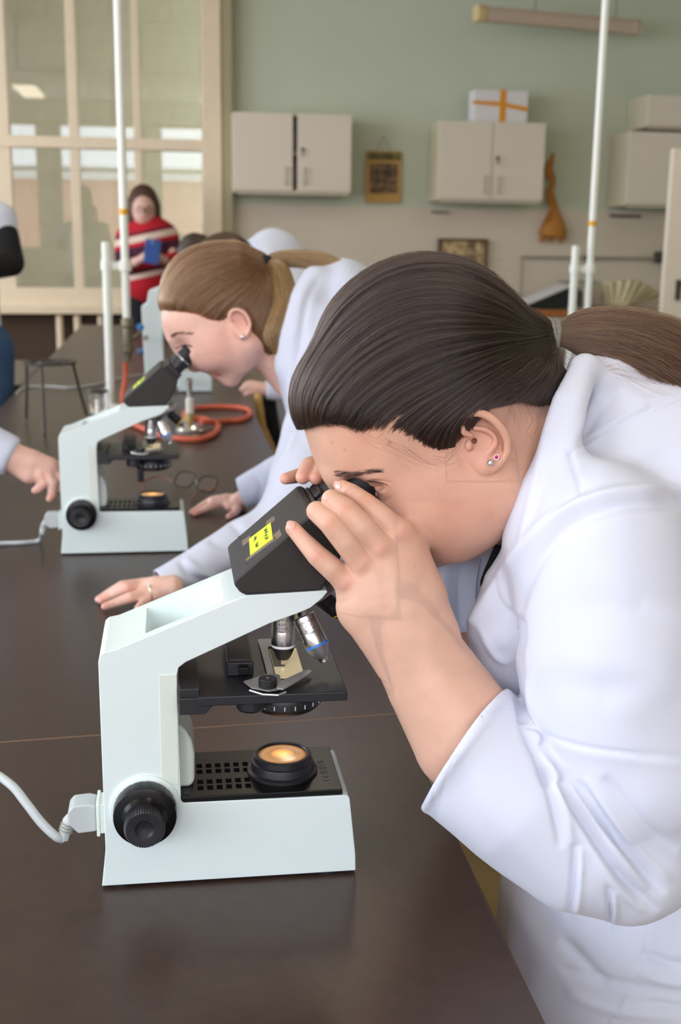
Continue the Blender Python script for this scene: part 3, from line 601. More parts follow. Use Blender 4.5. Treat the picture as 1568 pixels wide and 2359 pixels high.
def make_scope(label, near):
    o = empty('microscope', (0, 0, 0), label=label, cat='microscope')
    # stand: foot, pillar and arm in one casting
    prof = [(0.0005, 0.003), (0.235, 0.003), (0.2345, 0.02), (0.2282, 0.0775), (0.226, 0.0805), (0.0755, 0.0815), (0.0735, 0.084), (0.0722, 0.205), (0.0735, 0.2115), (0.080, 0.2165), (0.1544, 0.2501), (0.1791, 0.2585), (0.190, 0.263), (0.2005, 0.2715), (0.2055, 0.2775), (0.2045, 0.279),
            (0.1327, 0.2765), (0.1308, 0.2755), (0.0187, 0.2302), (0.0095, 0.2285), (0.0058, 0.2255), (0.0042, 0.219), (0.0045, 0.12), (0.0048, 0.04), (0.0035, 0.028)]
    b = MB().prism(prof, 0.0, SW).build('stand', M_body, o, smooth=False)
    c = MB(); s = (0.2755-0.2302)/(0.1308-0.0187)
    P = [(0.044, 0.011), (0.117, 0.011), (0.117, 0.087), (0.044, 0.087)]
    top = [(x, y, 0.2302+(x-.0187)*s+.01) for x, y in P]; bot = [(x+(.006 if x < .05 else -.012), y+(.003 if y < .05 else -.003), 0.2302+(x-.0187)*s-.0265) for x, y in P]
    c.add(bot+top, [(0, 3, 2, 1), (4, 5, 6, 7), (0, 1, 5, 4), (1, 2, 6, 5), (2, 3, 7, 6), (3, 0, 4, 7)]); cutter = c.build('c', None, None, smooth=False)
    # undercut of the foot wedge at the lower corner
    cut(b, cutter)
    me = b.data; me.polygons.foreach_set('use_smooth', [True]*len(me.polygons)); me.set_sharp_from_angle(angle=math.radians(24))
    bv = b.modifiers.new('bevel', 'BEVEL'); bv.width = .0022; bv.segments = 3; bv.limit_method = 'ANGLE'; bv.angle_limit = math.radians(20); bv.harden_normals = True; bv.use_clamp_overlap = True
    # flare of the foot: wedge growing towards the rear bottom corner
    f = MB(); f.add([(0.0005, -.0008, 0.003), (0.06, -.0008, .0035), (0.045, -.0005, 0.034), (0.0046, -.0006, 0.042), (-.0005, 0.02, .003), (.0046, .02, .042)], [(0, 1, 2, 3), (0, 3, 5, 4), (1, 0, 4), (2, 5, 3)])
    # pillar insert
    MB().box(0.0562, 0.0719, -0.0006, 0.02, 0.1, 0.2058).build('pillar_insert', M_panel, o, bevel=.0006)
    # gear housing bulge in front of the pillar
    g = MB(); gp = [(0.070, .086), (0.083, .086), (0.0865, .092), (0.0868, .118), (0.0845, .132), (0.079, .143), (0.072, .149)]
    g.prism(gp, 0.022, 0.078); g.build('gear_housing', M_panel, o, bevel=.004, seg=3)
    for x in (.018, .21):
        for y in (.012, SW-.012): MB().lathe([(.011, 0), (.011, .004)], (x, y, 0), n=16).build('rubber_foot', M_rubber, o)
    # knob collar and focus knobs on both sides
    kx, kz = 0.0415, 0.0795
    for side in (0, 1):
        y0 = 0 if side == 0 else SW; d = (0, -1, 0) if side == 0 else (0, 1, 0)
        MB().lathe([(.0315, -.004), (.0315, .0022), (.0295, .0034)], (kx, y0, kz), d, 40).build('knob_collar', M_body, o)
        cn = 96
        ck = MB().lathe([(.026, .0030), (.0278, .005), (.0282, .0065), (.0282, .018), (.0276, .0202), (.0245, .0212), (.0205, .0218), (.019, .0235), (.0175, .0265)], (kx, y0, kz), d, cn,
                   knurl=lambda i, k: (1-.014*(1 if (i % 6) < 1 else 0)) if 1 <= k <= 3 else 1).build('coarse_knob', M_blackg, o, angle=28)
        fk = MB().lathe([(.0170, .0235), (.0178, .0245), (.0180, .040), (.0175, .0425), (.0165, .0434), (.0150, .0434), (.0085, .0428), (.0062, .0408), (.001, .0398)], (kx, y0, kz), d, 96,
                   knurl=lambda i, k: (1-.05*(i % 2)) if 1 <= k <= 4 else 1).build('fine_knob', M_black, o, angle=28)
    # black top plate of the foot with vents
    tp = MB().box(0.0735, 0.2215, 0.001, SW-.003, 0.0808, 0.0865).build('top_plate', M_blackg, o, bevel=.0009)
    m = MB()
    for i in range(6):
        for j in range(2):
            for q in range(2):
                x = .0915+i*.0088; y = .018+j*.034+q*.0125
                m.box(x-.0030, x+.0030, y-.0048, y+.0048, .0860, .0872).box(x-.0022, x+.0022, y-.0040, y+.0040, .0864, .0876)
    vent = MB()
    for i in range(6):
        for j in range(2):
            for q in range(2):
                x = .0915+i*.0088; y = .018+j*.034+q*.0125; w = .0028; l = .0048
                vent.box(x-w, x+w, y-l, y+l, .0855, .08656)
    cutv = MB()
    for i in range(6):
        for j in range(2):
            for q in range(2):
                x = .0915+i*.0088; y = .018+j*.034+q*.0125; cutv.box(x-.0027, x+.0027, y-.0046, y+.0046, .0835, .09)
    bpy.context.view_layer.update(); md = tp.modifiers.new('v', 'BOOLEAN'); md.solver = 'EXACT'; cc = cutv.build('cc', None, None, smooth=False); md.object = cc; bpy.context.view_layer.update(); bake(tp); bpy.data.objects.remove(cc)
    MB().lathe([(.0028, 0), (.0028, .0003)], (.079, .008, .0866), n=14).build('screw', M_black, tp)
    # luminous field
    fx, fy = .170, .047
    fr = MB().lathe([(.0335, .0865), (.0335, .089), (.0305, .0905), (.0295, .0965), (.0292, .0975), (.0275, .0985), (.0272, .1035), (.0262, .1045), (.0240, .1048), (.0232, .1035)], (fx, fy, 0), n=64, cap=False).build('field_lens_ring', M_black, o)
    MB().lathe([(.0236, .0), (.0230, .0004), (.016, .0011), (.008, .0015), (.0005, .0016)], n=48, cap=False).build('field_lens', M_field, fr).location = (fx, fy, .1022)
    if near: text_obj('embossed_lettering', 'OLYMPUS', .0105, M_emb, tp, Matrix.Translation((.2095, .043, .0867)) @ Matrix.Rotation(math.radians(90), 4, 'Z'), .0002)
    # stage
    zs = .1914
    st = MB().box(.0895, .2215, -.021, .118, zs-.0088, zs).build('stage', M_black, o, bevel=.0012)
    MB().box(.0735, .0915, -.015, .095, zs-.003-.0, zs+.006).build('stage_slide_rail', M_black, st, bevel=.001)
    MB().prism([(.0735, .1747), (.0964, .1745), (.1029, .1823), (.1029, .190), (.0735, .190)], -.019, .09).build('stage_bracket', M_black, st, bevel=.0008)
    # condenser under the stage
    cd = MB().lathe([(.020, .1820), (.031, .1815), (.0325, .178), (.034, .1745), (.0345, .172), (.0345, .1655), (.033, .163), (.029, .1595), (.020, .157), (.015, .156)], (.1725, .047, -.006), n=90,
                    knurl=lambda i, k: 1+.012*(i % 3 == 0) if 4 <= k <= 5 else 1).build('condenser', M_black, st, angle=28)
    MB().lathe([(.013, 0), (.0135, .014), (.012, .016)], (.138, .012, .1815), (0, 0, -1), 24).build('condenser_screw', M_black, st)
    MB().lathe([(.006, 0), (.006, .022), (.0055, .024)], (.150, .020, .158), (0, 0, -1), 20).build('aperture_lever', M_black, st)
    for k in range(9):
        a = math.radians(200+k*16); MB().box(-.0004, .0004, -.0002, .0002, .167, .1708, M=Matrix.Translation((.1725+.0348*math.cos(a), .047+.0348*math.sin(a), -.006))).build('scale_mark', M_whitep, cd)
    # specimen holder
    hb = MB().box(.1175, .1415, .026, .105, zs+.0003, zs+.0135).build('slide_mover', M_black, st, bevel=.0012)
    MB().box(.119, .1395, .0262, .104, zs+.0135, zs+.0175).build('cover', M_headtop, hb, bevel=.001); MB().box(.1275, .1365, .017, .026, zs+.004, zs+.0115).build('slider_block', M_blackg, hb, bevel=.0008)
    z0 = zs+.0008
    pl = MB().prism([(.152, .118), (.1535, .022), (.131, .006), (.137, -.0105), (.1515, -.020), (.163, -.016), (.165, -.004), (.1645, .018), (.160, .022), (.160, .095), (.173, .099), (.173, .118)], z0+.0012, z0+.0024, 'z').build('holder_plate', M_clip, st, bevel=.0003)
    MB().prism([(.1585, -.018), (.164, -.022), (.177, -.006), (.192, .014), (.1945, .020), (.192, .023), (.186, .020), (.172, .006), (.161, -.004)], z0+.0030, z0+.0046, 'z').build('clip_finger', M_clip, st, bevel=.0004)
    MB().tube([(.135, -.0185, z0+.003), (.146, -.027, z0+.002), (.159, -.030, z0+.002), (.166, -.026, z0+.003)], .0011, 8).build('spring_wire', M_steel, st)
    kb = MB().lathe([(.0082, 0), (.0082, .0068), (.0076, .0075), (.0015, .0075)], (.1515, -.0095, z0+.003), n=60, knurl=lambda i, k: 1-.015*(i % 2) if k < 2 else 1).build('holder_knob', M_black, st)
    MB().lathe([(.0014, 0), (.0014, .0004)], (.1515, -.0095, z0+.0104), n=12).build('rivet', M_steel, kb)
    MB().box(.1610, .1870, .012, .090, z0+.0008, z0+.0019).build('glass_slide', M_slide, st, bevel=.0002)
    MB().box(.1612, .1720, .040, .0895, z0+.0019, z0+.0021).build('slide_label', M_slideg, st)
    # nosepiece and objectives
    ax = unit((-.30, .0, -.954)); cN = np.array((.1885, .048, .2640))
    tn = unit((.26, -.02, -.966))
    tn = unit((0.38, 0.0, -0.925))
    tur = MB().lathe([(.0, -.004), (.031, -.003), (.0325, 0), (.0325, .0045), (.031, .006), (.024, .0085), (.016, .011), (.0, .012)], cN, tn, 64, cap=False, knurl=lambda i, k: 1-.01*(i % 2) if k in (2, 3) else 1).build('nosepiece', M_steel2, o)
    def objective(base, tip, R, ringm, name='objective', short=False, dark=False, lines=None):
        base = np.asarray(base, float); tip = np.asarray(tip, float); d = unit(tip-base); Lo = np.linalg.norm(tip-base); mm = M_black if dark else M_steel
        bb_ = MB().lathe([(R*.8, 0), (R*.98, .0008), (R, .0025), (R, Lo*.34), (R*.985, Lo*.345), (R*.985, Lo*.352), (R, Lo*.36), (R, Lo*.66), (R*.96, Lo*.68), (R*.8, Lo*.76), (R*.62, Lo*.86), (R*.5, Lo*.9)], base, d, 48).build(name, mm, tur, angle=30)
        MB().lathe([(R*1.006, Lo*.615), (R*1.012, Lo*.62), (R*1.012, Lo*.65), (R*1.0, Lo*.66)], base, d, 48, cap=False).build('colour_ring', ringm, bb_)
        MB().lathe([(R*.985, Lo*.665), (R*.80, Lo*.762), (R*.62, Lo*.86), (R*.5, Lo*.9)], np.asarray(base)+d*.0001, d, 48, cap=False, knurl=lambda i, k: 1.012).build('front_cone', M_black if name == 'oil_objective' else M_steel2, bb_)
        MB().lathe([(R*.5, Lo*.895), (R*.38, Lo*.93), (R*.36, Lo*.99), (R*.25, Lo)], base, d, 32).build('front_lens_cell', M_chrome, bb_)
        if lines:
            u, w, _ = frame(d); eye_l = EYE-np.array([-.073, .991, TZ]); v = eye_l-base; v = v-d*(v@d); a0 = math.atan2(v@w, v@u)
            for (txt, sz, dist, off) in lines:
                def warp(q, sz=sz, dist=dist, off=off):
                    a = a0-(q.x+off)/R*(1 if True else -1)*-1; rr = R+.00006+q.z
                    return base+d*(dist-q.y)+(u*math.cos(a)+w*math.sin(a))*rr
                text_obj('engraved_lettering', txt, sz, M_print, bb_, None, .00004, warp=warp)
        return bb_
    L1 = [('OLYMPUS', .0042, .0062, .0018), ('NEA', .0036, .0105, .0015), ('100X/1.25', .0029, .0143, .0018), ('160/-', .0029, .0175, .0015)] if near else None
    L2 = [('OLYMPUS', .0040, .0062, 0.0), ('NEA', .0034, .0100, 0.0), ('40X/0.65', .0028, .0135, 0.0), ('160/0.17', .0028, .0165, 0.0)] if near else None
    a1 = np.array((.1703, .044, .2475)); o1 = objective(a1, (.1703, .044, .1955), .0112, M_whitep, 'oil_objective', lines=L1)
    a2 = np.array((.1880, .034, .2450)); objective(a2, (.2062, .020, .2045), .0112, M_bluep, lines=L2)
    objective((.2055, .058, .2560), (.2330, .066, .2310), .0085, M_yel, dark=True)
    objective((.185, .070, .246), (.190, .088, .222), .0085, M_yel, dark=False)
    # binocular head
    hp = [(.1232, .2915), (.1225, .2870), (.1285, .2785), (.1335, .2768), (.199, .2785), (.209, .2915), (.2225, .3215), (.2205, .3250), (.1955, .3490), (.1915, .3500), (.1885, .3480)]
    hd = MB().prism(hp, -.001, .117).build('head', M_headtop, o, bevel=.0042, seg=1, smooth=False)
    bpy.context.view_layer.update(); bake(hd); hd.data.polygons.foreach_set('use_smooth', [True]*len(hd.data.polygons)); hd.data.set_sharp_from_angle(angle=math.radians(18))
    b2 = hd.modifiers.new('bevel', 'BEVEL'); b2.width = .0006; b2.segments = 2; b2.limit_method = 'ANGLE'; b2.angle_limit = math.radians(25)
    td = unit((.0655, 0, .0755)) ; td = unit((.69, 0, .724)); fc = np.array((.2082, .053, .3355)); nrm = np.cross(td, (0, 1, 0))
    hinge = MB().box(-.0175, .0175, -.052, .052, 0, .0045, M=Matrix(((nrm[0], 0, td[0], fc[0]), (nrm[1], 1, td[1], fc[1]), (nrm[2], 0, td[2], fc[2]), (0, 0, 0, 1)))).build('hinge_plate', M_black, hd, bevel=.0008)
    for s in (-1, 1):
        c0 = fc+np.array((0, s*.029, 0))+td*.004
        MB().box(-.0165, .0165, -.020, .020, 0, .010, M=Matrix(((nrm[0], 0, td[0], c0[0]), (nrm[1], 1, td[1], c0[1]), (nrm[2], 0, td[2], c0[2]), (0, 0, 0, 1)))).build('prism_housing', M_black, hinge, bevel=.002)
        c0 = fc+np.array((0, s*.030, 0))+td*.013
        ep = MB().lathe([(.0145, 0), (.0145, .012), (.0155, .0125), (.0155, .021), (.0148, .0215)], c0, td, 40).build('eyepiece_tube', M_black, hd)
        MB().lathe([(.0150, .0215), (.0150, .0235), (.0146, .0245)], c0, td, 40).build('metal_ring', M_steel, ep)
        MB().lathe([(.0162, .0235), (.0168, .026), (.0166, .036), (.0175, .0385), (.0212, .0435), (.0202, .0442), (.0150, .0395), (.0130, .036), (.0120, .034), (.0, .033)], c0, td, 60, cap=False, knurl=lambda i, k: 1-.012*(i % 2) if k in (1, 2) else 1).build('eyepiece', M_rubber, ep)
        if near: text_obj('white_lettering', 'WHC10X', .0042, M_whitep, ep, None, .00003, warp=lambda q, c0=c0: c0+td*(.029-q.y*0+0)+np.array((0, q.x*.9, 0))+nrm*-1*math.sqrt(max(.0169**2-(q.x*.9)**2, 0))+td*q.y)
    # rear socket of the lamp supply
    MB().box(-.0008, .006, .016, .042, .047, .076).build('mains_socket', M_panel, o, bevel=.001)
    return o, hd
micro1, head1 = make_scope('large nearest white microscope with black head and a neon yellow note', True)
def note(hd, full=True):
    # sticky note on the sloping lid of the head: local frame on the lid plane
    a = np.array((.1232, 0, .2915)); b = np.array((.1915, 0, .3500)); e = unit(b-a); n = np.array((-e[2], 0, e[0]))
    def L(s, y, h=0): return tuple(a+e*s+np.array((0, y, 0))+n*h)
    def quad(name, c, m, h, par): 
        mb = MB(); mb.add([L(s, y, h) for s, y in c]+[L(s, y, h+.0002) for s, y in c], [(0, 3, 2, 1), (4, 5, 6, 7), (0, 1, 5, 4), (1, 2, 6, 5), (2, 3, 7, 6), (3, 0, 4, 7)]); return mb.build(name, m, par, smooth=False)
    q = [(.030, .024), (.0455, .016), (.0505, .074), (.034, .083)]
    nt_ = quad('sticky_note', [(.021, .026), (.047, .020), (.050, .072), (.024, .078)], M_note, .0004, hd)
    for c in ([(.016, .019), (.050, .011), (.050, .0215), (.016, .0275)], [(.046, .010), (.056, .009), (.056, .03), (.049, .03)], [(.016, .072), (.026, .070), (.026, .088), (.016, .090)], [(.044, .072), (.055, .068), (.055, .084), (.046, .088)]):
        quad('clear_tape', c, M_tape, .0002, nt_)
    rr = random.Random(11); mb = MB()
    for (s0, y0, s1, y1) in ((.042, .030, .041, .048), (.043, .050, .043, .066), (.030, .033, .031, .046), (.030, .056, .031, .068)):
        P = []; N = 26
        for i in range(N):
            t = i/(N-1); P.append(L(s0+(s1-s0)*t+rr.uniform(-.0022, .0022), y0+(y1-y0)*t+rr.uniform(-.0012, .0012), .0007))
        mb.tube(P, .00022, 4)
    mb.build('handwriting', M_ink, nt_)
    for s, y in ((.012, .012), (.012, .107)):
        MB().tube([L(s+.006*math.sin(a_)*.6, y+.009*math.cos(a_), .0002) for a_ in np.linspace(.3, 2.0, 10)], .0003, 4).build('pen_mark', M_print, hd)
note(head1)
micro2 = copy_tree(micro1)
for ch in list(micro1.children_recursive):
    if ch.name.startswith('aperture_lever'): bpy.data.objects.remove(ch)
for ch in list(micro2.children_recursive):
    if 'lettering' in ch.name: bpy.data.objects.remove(ch)
micro2['label'] = 'second white microscope, used by the student with light brown hair'
micro1.location = (-.073, .991, TZ); micro2.location = (-.212, 2.17, TZ)
micro1['group'] = micro2['group'] = 'white binocular microscopes on the dark tables'
# power cords with moulded plug
M_plug = mat('grey_plug', srgb(182, 188, 190), .45)
def cord(loc, pts, label):
    t = empty('mains_cable', loc, label=label, cat='cord')
    m = MB(); m.box(-.0030, .0, .014, .044, .045, .0775); m.build('plug_flange', M_panel, t, bevel=.001)
    m = MB(); m.prism([(-.003, .049), (-.003, .0745), (-.010, .0765), (-.024, .0755), (-.0285, .070), (-.029, .058), (-.020, .0475)], .0165, .0415); m.build('plug', M_plug, t, bevel=.002)
    rel = [(-.025, .029, .058), (-.030, .029, .052), (-.033, .028, .044), (-.035, .027, .038)]
    m = MB(); m.tube(catmull(rel, 5), [.0065]*5+[.0058]*5+[.0052]*6, 14); m.build('strain_relief', M_plug, t)
    for k in range(3):
        c = np.array(rel[1])*(1-k*.35)+np.array(rel[2])*k*.35; MB().lathe([(.0069, -.0006), (.0069, .0006)], c, unit(np.array(rel[2])-np.array(rel[1])), 14, cap=False).build('relief_slot', M_leg, t)
    L_ = np.array(loc); m = MB(); m.tube(catmull([np.array(rel[-1])]+[np.asarray(p)-L_ for p in pts], 10), .0042, 12); m.build('cable', M_plug, t)
    return t
cord((-.073-.0005, .991, TZ), [pt(128, 1926, 1.015), pt(95, 1895, 1.02), pt(60, 1850, 1.03), pt(25, 1808, 1.045), pt(-30, 1775, 1.07), pt(-120, 1760, 1.1)], 'thick pale grey cord plugged into the rear of the nearest microscope')
cord((-.212-.0005, 2.17, TZ), [ptz(90, 1245, TZ+.006), ptz(50, 1250, TZ+.005), ptz(0, 1252, TZ+.005), ptz(-80, 1262, TZ+.005)], 'pale grey cord plugged into the rear of the second microscope')
# third, different microscope on the next table, seen from its rear
m3 = empty('microscope', ptz(400, 903, TZ), label='third white microscope with a tall stand, behind the second student', cat='microscope')
o3 = ptz(400, 903, TZ)
def L3(px, py, y=4.5): q = pt(px, py, y)-o3; return (q[0], q[2])
MB().prism([L3(411, 903), L3(488, 903), L3(488, 857), L3(411, 857)], -.02, .14).build('foot', M_body, m3, bevel=.004)
MB().prism([L3(335, 893), L3(420, 893), L3(405, 862), L3(378, 858), L3(376, 760), L3(402, 740), L3(418, 742), L3(408, 712), L3(386, 712), L3(383, 655), L3(342, 672), L3(338, 700), L3(325, 708)], -.0, .1).build('stand', M_body, m3, bevel=.005)
MB().prism([L3(380, 790), L3(402, 805), L3(418, 780), L3(400, 768), L3(382, 772)], -.02, .12).build('stage', M_black, m3, bevel=.004)
MB().prism([L3(376, 735), L3(392, 728), L3(388, 708), L3(374, 712)], .0, .08).build('head', M_black, m3, bevel=.004)
c = pt(436, 878, 4.47)-o3; MB().lathe([(.012, 0), (.012, .014), (.009, .016)], c, (0, -1, 0), 18).build('focus_knob', M_rubber, m3)
c = pt(336, 778, 4.48)-o3; MB().lathe([(.01, 0), (.01, .012)], c, (0, -1, 0), 14).build('clamp_screw', M_leg, m3)
# ---------------------------------------------------------------- sculpting: smooth solids meshed by surface nets
def smin(a, b, k):
    if k <= 0: return np.minimum(a, b)
    h = np.clip(0.5+0.5*(b-a)/k, 0, 1); return b*(1-h)+a*h-k*h*(1-h)
class Prim:
    def __init__(s, f, lo, hi): s.f = f; s.lo = np.asarray(lo, float); s.hi = np.asarray(hi, float)
def P_ell(c, r, A):
    c = np.asarray(c, float); r = np.asarray(r, float); A = np.asarray(A, float)      # rows of A: axes
    ext = np.sqrt(((A*r[:, None])**2).sum(0))
    def f(X):
        q = (X-c)@A.T; k0 = np.sqrt(((q/r)**2).sum(-1)); k1 = np.sqrt(((q/(r*r))**2).sum(-1)); return k0*(k0-1)/np.maximum(k1, 1e-9)
    return Prim(f, c-ext, c+ext)
def P_chain(pts, rad, sq=None, cuts=()):
    pts = np.asarray(pts, float); rad = np.asarray(rad, float); m = rad.max()
    if sq is not None: n = unit(sq[0]); s = sq[1]
    def f(X):
        D = None
        for i in range(len(pts)-1):
            a, b = pts[i], pts[i+1]; ba = b-a; pa = X-a
            if sq is not None: pa = pa+n*((pa@n)*(1/s-1))[..., None]; bb = ba+n*((ba@n)*(1/s-1))
            else: bb = ba
            h = np.clip((pa@bb)/max(bb@bb, 1e-12), 0, 1)
            d = np.sqrt(((pa-bb*h[..., None])**2).sum(-1))-(rad[i]+(rad[i+1]-rad[i])*h)
            if sq is not None and s < 1: d = d*max(s, .6)
            D = d if D is None else np.minimum(D, d)
        for (c, nn) in cuts: D = np.maximum(D, (X-c)@nn)
        return D
    return Prim(f, pts.min(0)-m, pts.max(0)+m)
class Field:
    def __init__(s): s.ops = []                       # (kind, payload, k)
    def u(s, p, k=.01): s.ops.append(('u', [p], k, 0)); return s
    def grp(s, ps, kin, k): s.ops.append(('u', ps, k, kin)); return s
    def sub(s, p, k=.005): s.ops.append(('s', [p], k, 0)); return s
    def bounds(s):
        lo = np.min([p.lo for o in s.ops if o[0] == 'u' for p in o[1]], 0); hi = np.max([p.hi for o in s.ops if o[0] == 'u' for p in o[1]], 0); return lo, hi
    def at(s, X):
        D = np.full(X.shape[:-1], 1.0)
        for kind, ps, k, kin in s.ops:
            d = ps[0].f(X)
            for p in ps[1:]: d = smin(d, p.f(X), kin)
            D = smin(D, d, k) if kind == 'u' else -smin(-D, d, k)
        return D
    def grid(s, h, lo, hi):
        n = np.ceil((hi-lo)/h).astype(int)+1; ax = [lo[i]+np.arange(n[i])*h for i in range(3)]
        D = np.full(tuple(n), 1.0, np.float32)
        for kind, ps, k, kin in s.ops:
            plo = np.min([p.lo for p in ps], 0)-k-3*h; phi = np.max([p.hi for p in ps], 0)+k+3*h
            i0 = np.clip(np.floor((plo-lo)/h).astype(int), 0, n); i1 = np.clip(np.ceil((phi-lo)/h).astype(int)+1, 0, n)
            if (i1 <= i0).any(): continue
            G = np.stack(np.meshgrid(*[ax[i][i0[i]:i1[i]] for i in range(3)], indexing='ij'), -1)
            if len(ps) == 1: d = ps[0].f(G)
            else:
                d = np.full(G.shape[:-1], 1.0)
                for p in ps:
                    j0 = np.clip(np.floor((p.lo-kin-3*h-lo)/h).astype(int), i0, i1)-i0; j1 = np.clip(np.ceil((p.hi+kin+3*h-lo)/h).astype(int)+1, i0, i1)-i0
                    if (j1 <= j0).any(): continue
                    sl = tuple(slice(j0[i], j1[i]) for i in range(3)); d[sl] = smin(d[sl], p.f(G[sl]), kin)
            sl = tuple(slice(i0[i], i1[i]) for i in range(3))
            D[sl] = smin(D[sl], d, k) if kind == 'u' else -smin(-D[sl], d, k)
        return D
    def mesh(s, h, lo=None, hi=None):
        a, b = s.bounds(); pad = 3*h
        lo = a-pad if lo is None else np.asarray(lo, float); hi = b+pad if hi is None else np.asarray(hi, float)
        return snet(s.grid(h, lo, hi), lo, h)
CORN = np.array([(i, j, k) for i in (0, 1) for j in (0, 1) for k in (0, 1)])
def snet(D, lo, h):
    I = D < 0; n = D.shape
    c = sum(I[i:n[0]-1+i, j:n[1]-1+j, k:n[2]-1+k].astype(np.int8) for i, j, k in CORN)
    act = np.argwhere((c > 0) & (c < 8)); idx = np.full((n[0]-1, n[1]-1, n[2]-1), -1, np.int32); idx[tuple(act.T)] = np.arange(len(act))
    S = np.zeros((len(act), 3)); W = np.zeros(len(act))
    for a in range(8):
        for b in range(a+1, 8):
            if np.abs(CORN[a]-CORN[b]).sum() != 1: continue
            da = D[tuple((act+CORN[a]).T)]; db = D[tuple((act+CORN[b]).T)]; m = (da < 0) != (db < 0)
            t = np.where(m, da/np.where(m, da-db, 1), 0)[:, None]; S += np.where(m[:, None], CORN[a]+t*(CORN[b]-CORN[a]), 0); W += m
    V = lo+(act+S/np.maximum(W, 1)[:, None])*h
    F = []
    for ax in range(3):
        sa = [slice(None)]*3; sb = [slice(None)]*3; sa[ax] = slice(0, n[ax]-1); sb[ax] = slice(1, n[ax]); A = I[tuple(sa)]; B = I[tuple(sb)]
        e = np.argwhere(A != B); u_, v_ = (ax+1) % 3, (ax+2) % 3
        e = e[(e[:, u_] > 0) & (e[:, v_] > 0) & (e[:, u_] < n[u_]-1) & (e[:, v_] < n[v_]-1)]
        fl = A[tuple(e.T)]; q = []
        for du, dv in ((0, 0), (-1, 0), (-1, -1), (0, -1)):
            t = e.copy(); t[:, u_] += du; t[:, v_] += dv; q.append(idx[tuple(t.T)])
        q = np.stack(q, 1); q[~fl] = q[~fl][:, ::-1]; F.append(q)
    F = np.concatenate(F); F = F[(F >= 0).all(1)]
    return V, F
def vnormals(V, F):
    n = np.cross(V[F[:, 2]]-V[F[:, 0]], V[F[:, 3]]-V[F[:, 1]]); N = np.zeros_like(V)
    for i in range(4): np.add.at(N, F[:, i], n)
    return N/np.maximum(np.linalg.norm(N, axis=1), 1e-12)[:, None]
def relax(V, F, it=2, lam=.5):
    E = np.concatenate([F[:, [0, 1]], F[:, [1, 2]], F[:, [2, 3]], F[:, [3, 0]]])
    cnt = np.bincount(E.ravel(), minlength=len(V)).astype(float)
    for _ in range(it):
        S = np.stack([np.bincount(E[:, 0], V[E[:, 1], c], len(V))+np.bincount(E[:, 1], V[E[:, 0], c], len(V)) for c in range(3)], 1)
        V = V+lam*(S/np.maximum(cnt, 1)[:, None]-V)
    return V
def join_vf(parts):
    Vs, Fs, n = [], [], 0
    for V, F in parts: Vs.append(V); Fs.append(F+n); n += len(V)
    return np.concatenate(Vs), np.concatenate(Fs)
def refine(field, hc, boxes):                    # coarse mesh with finer boxes let in
    Vc, Fc = field.mesh(hc); cen = Vc[Fc].mean(1); keep = np.ones(len(Fc), bool); parts = []
    for (lo, hi, h) in boxes:
        lo = np.asarray(lo); hi = np.asarray(hi); keep &= ~((cen > lo+1.2*hc) & (cen < hi-1.2*hc)).all(1)
    for n_, (lo, hi, h) in enumerate(boxes):
        V, F = field.mesh(h, lo, hi); V = relax(V, F, 1, .25)
        c = V[F].mean(1); k = np.ones(len(F), bool)
        for (l2, h2, hh) in boxes:
            if hh < h: k &= ~((c > np.asarray(l2)+1.5*h) & (c < np.asarray(h2)-1.5*h)).all(1)
        parts.append((V, F[k]))
    parts.append((relax(Vc, Fc, 1, .4), Fc[keep])); V, F = join_vf(parts)
    used = np.unique(F); mp = np.full(len(V), -1); mp[used] = np.arange(len(used)); return V[used], mp[F]
def qmesh(name, V, F, m, parent=None, origin=None, tint=None):
    me = bpy.data.meshes.new(name); o0 = np.zeros(3) if origin is None else np.asarray(origin)
    me.vertices.add(len(V)); me.vertices.foreach_set('co', (V-o0).astype(np.float32).ravel())
    me.loops.add(F.size); me.loops.foreach_set('vertex_index', F.astype(np.int32).ravel())
    me.polygons.add(len(F)); me.polygons.foreach_set('loop_start', np.arange(0, F.size, 4, dtype=np.int32))
    me.update(calc_edges=True); me.validate(); me.polygons.foreach_set('use_smooth', np.ones(len(me.polygons), bool))
    if tint is not None:
        a = me.attributes.new('tint', 'FLOAT_COLOR', 'POINT'); c = np.ones((len(V), 4), np.float32); c[:, :3] = tint; a.data.foreach_set('color', c.ravel())
    o = bpy.data.objects.new(name, me); col.objects.link(o)
    if m: me.materials.append(m)
    if parent is not None: o.parent = parent
    return o
# primitives given by where they are seen: pixel, depth plane Y, radii in pixels at that depth
def E_(px, py, Y, rx, ry, rd, rot=0.0):
    c = pt(px, py, Y); s = mpp(c); a = math.radians(rot); u = _R*math.cos(a)+_U*math.sin(a); v = -_R*math.sin(a)+_U*math.cos(a)
    return P_ell(c, (rx*s, ry*s, rd*s), np.stack([u, v, _F]))
def K_(lst, sq=None, cuts=(), n=0):
    P = [pt(a, b, Y) for a, b, Y, r in lst]; R_ = [r*mpp(p) for p, (_, _, _, r) in zip(P, lst)]
    if n: 
        t = np.linspace(0, len(P)-1, (len(P)-1)*n+1); P = catmull(P, n); R_ = list(np.interp(t, range(len(R_)), R_))
    return P_chain(P, R_, sq=None if sq is None else (_F, sq), cuts=cuts)
def pxy(V):
    Q = V-EYE; d = Q@_F; return np.stack([784+FPX*(Q@_R)/d, 1179.5-FPX*(Q@_U)/d], 1)
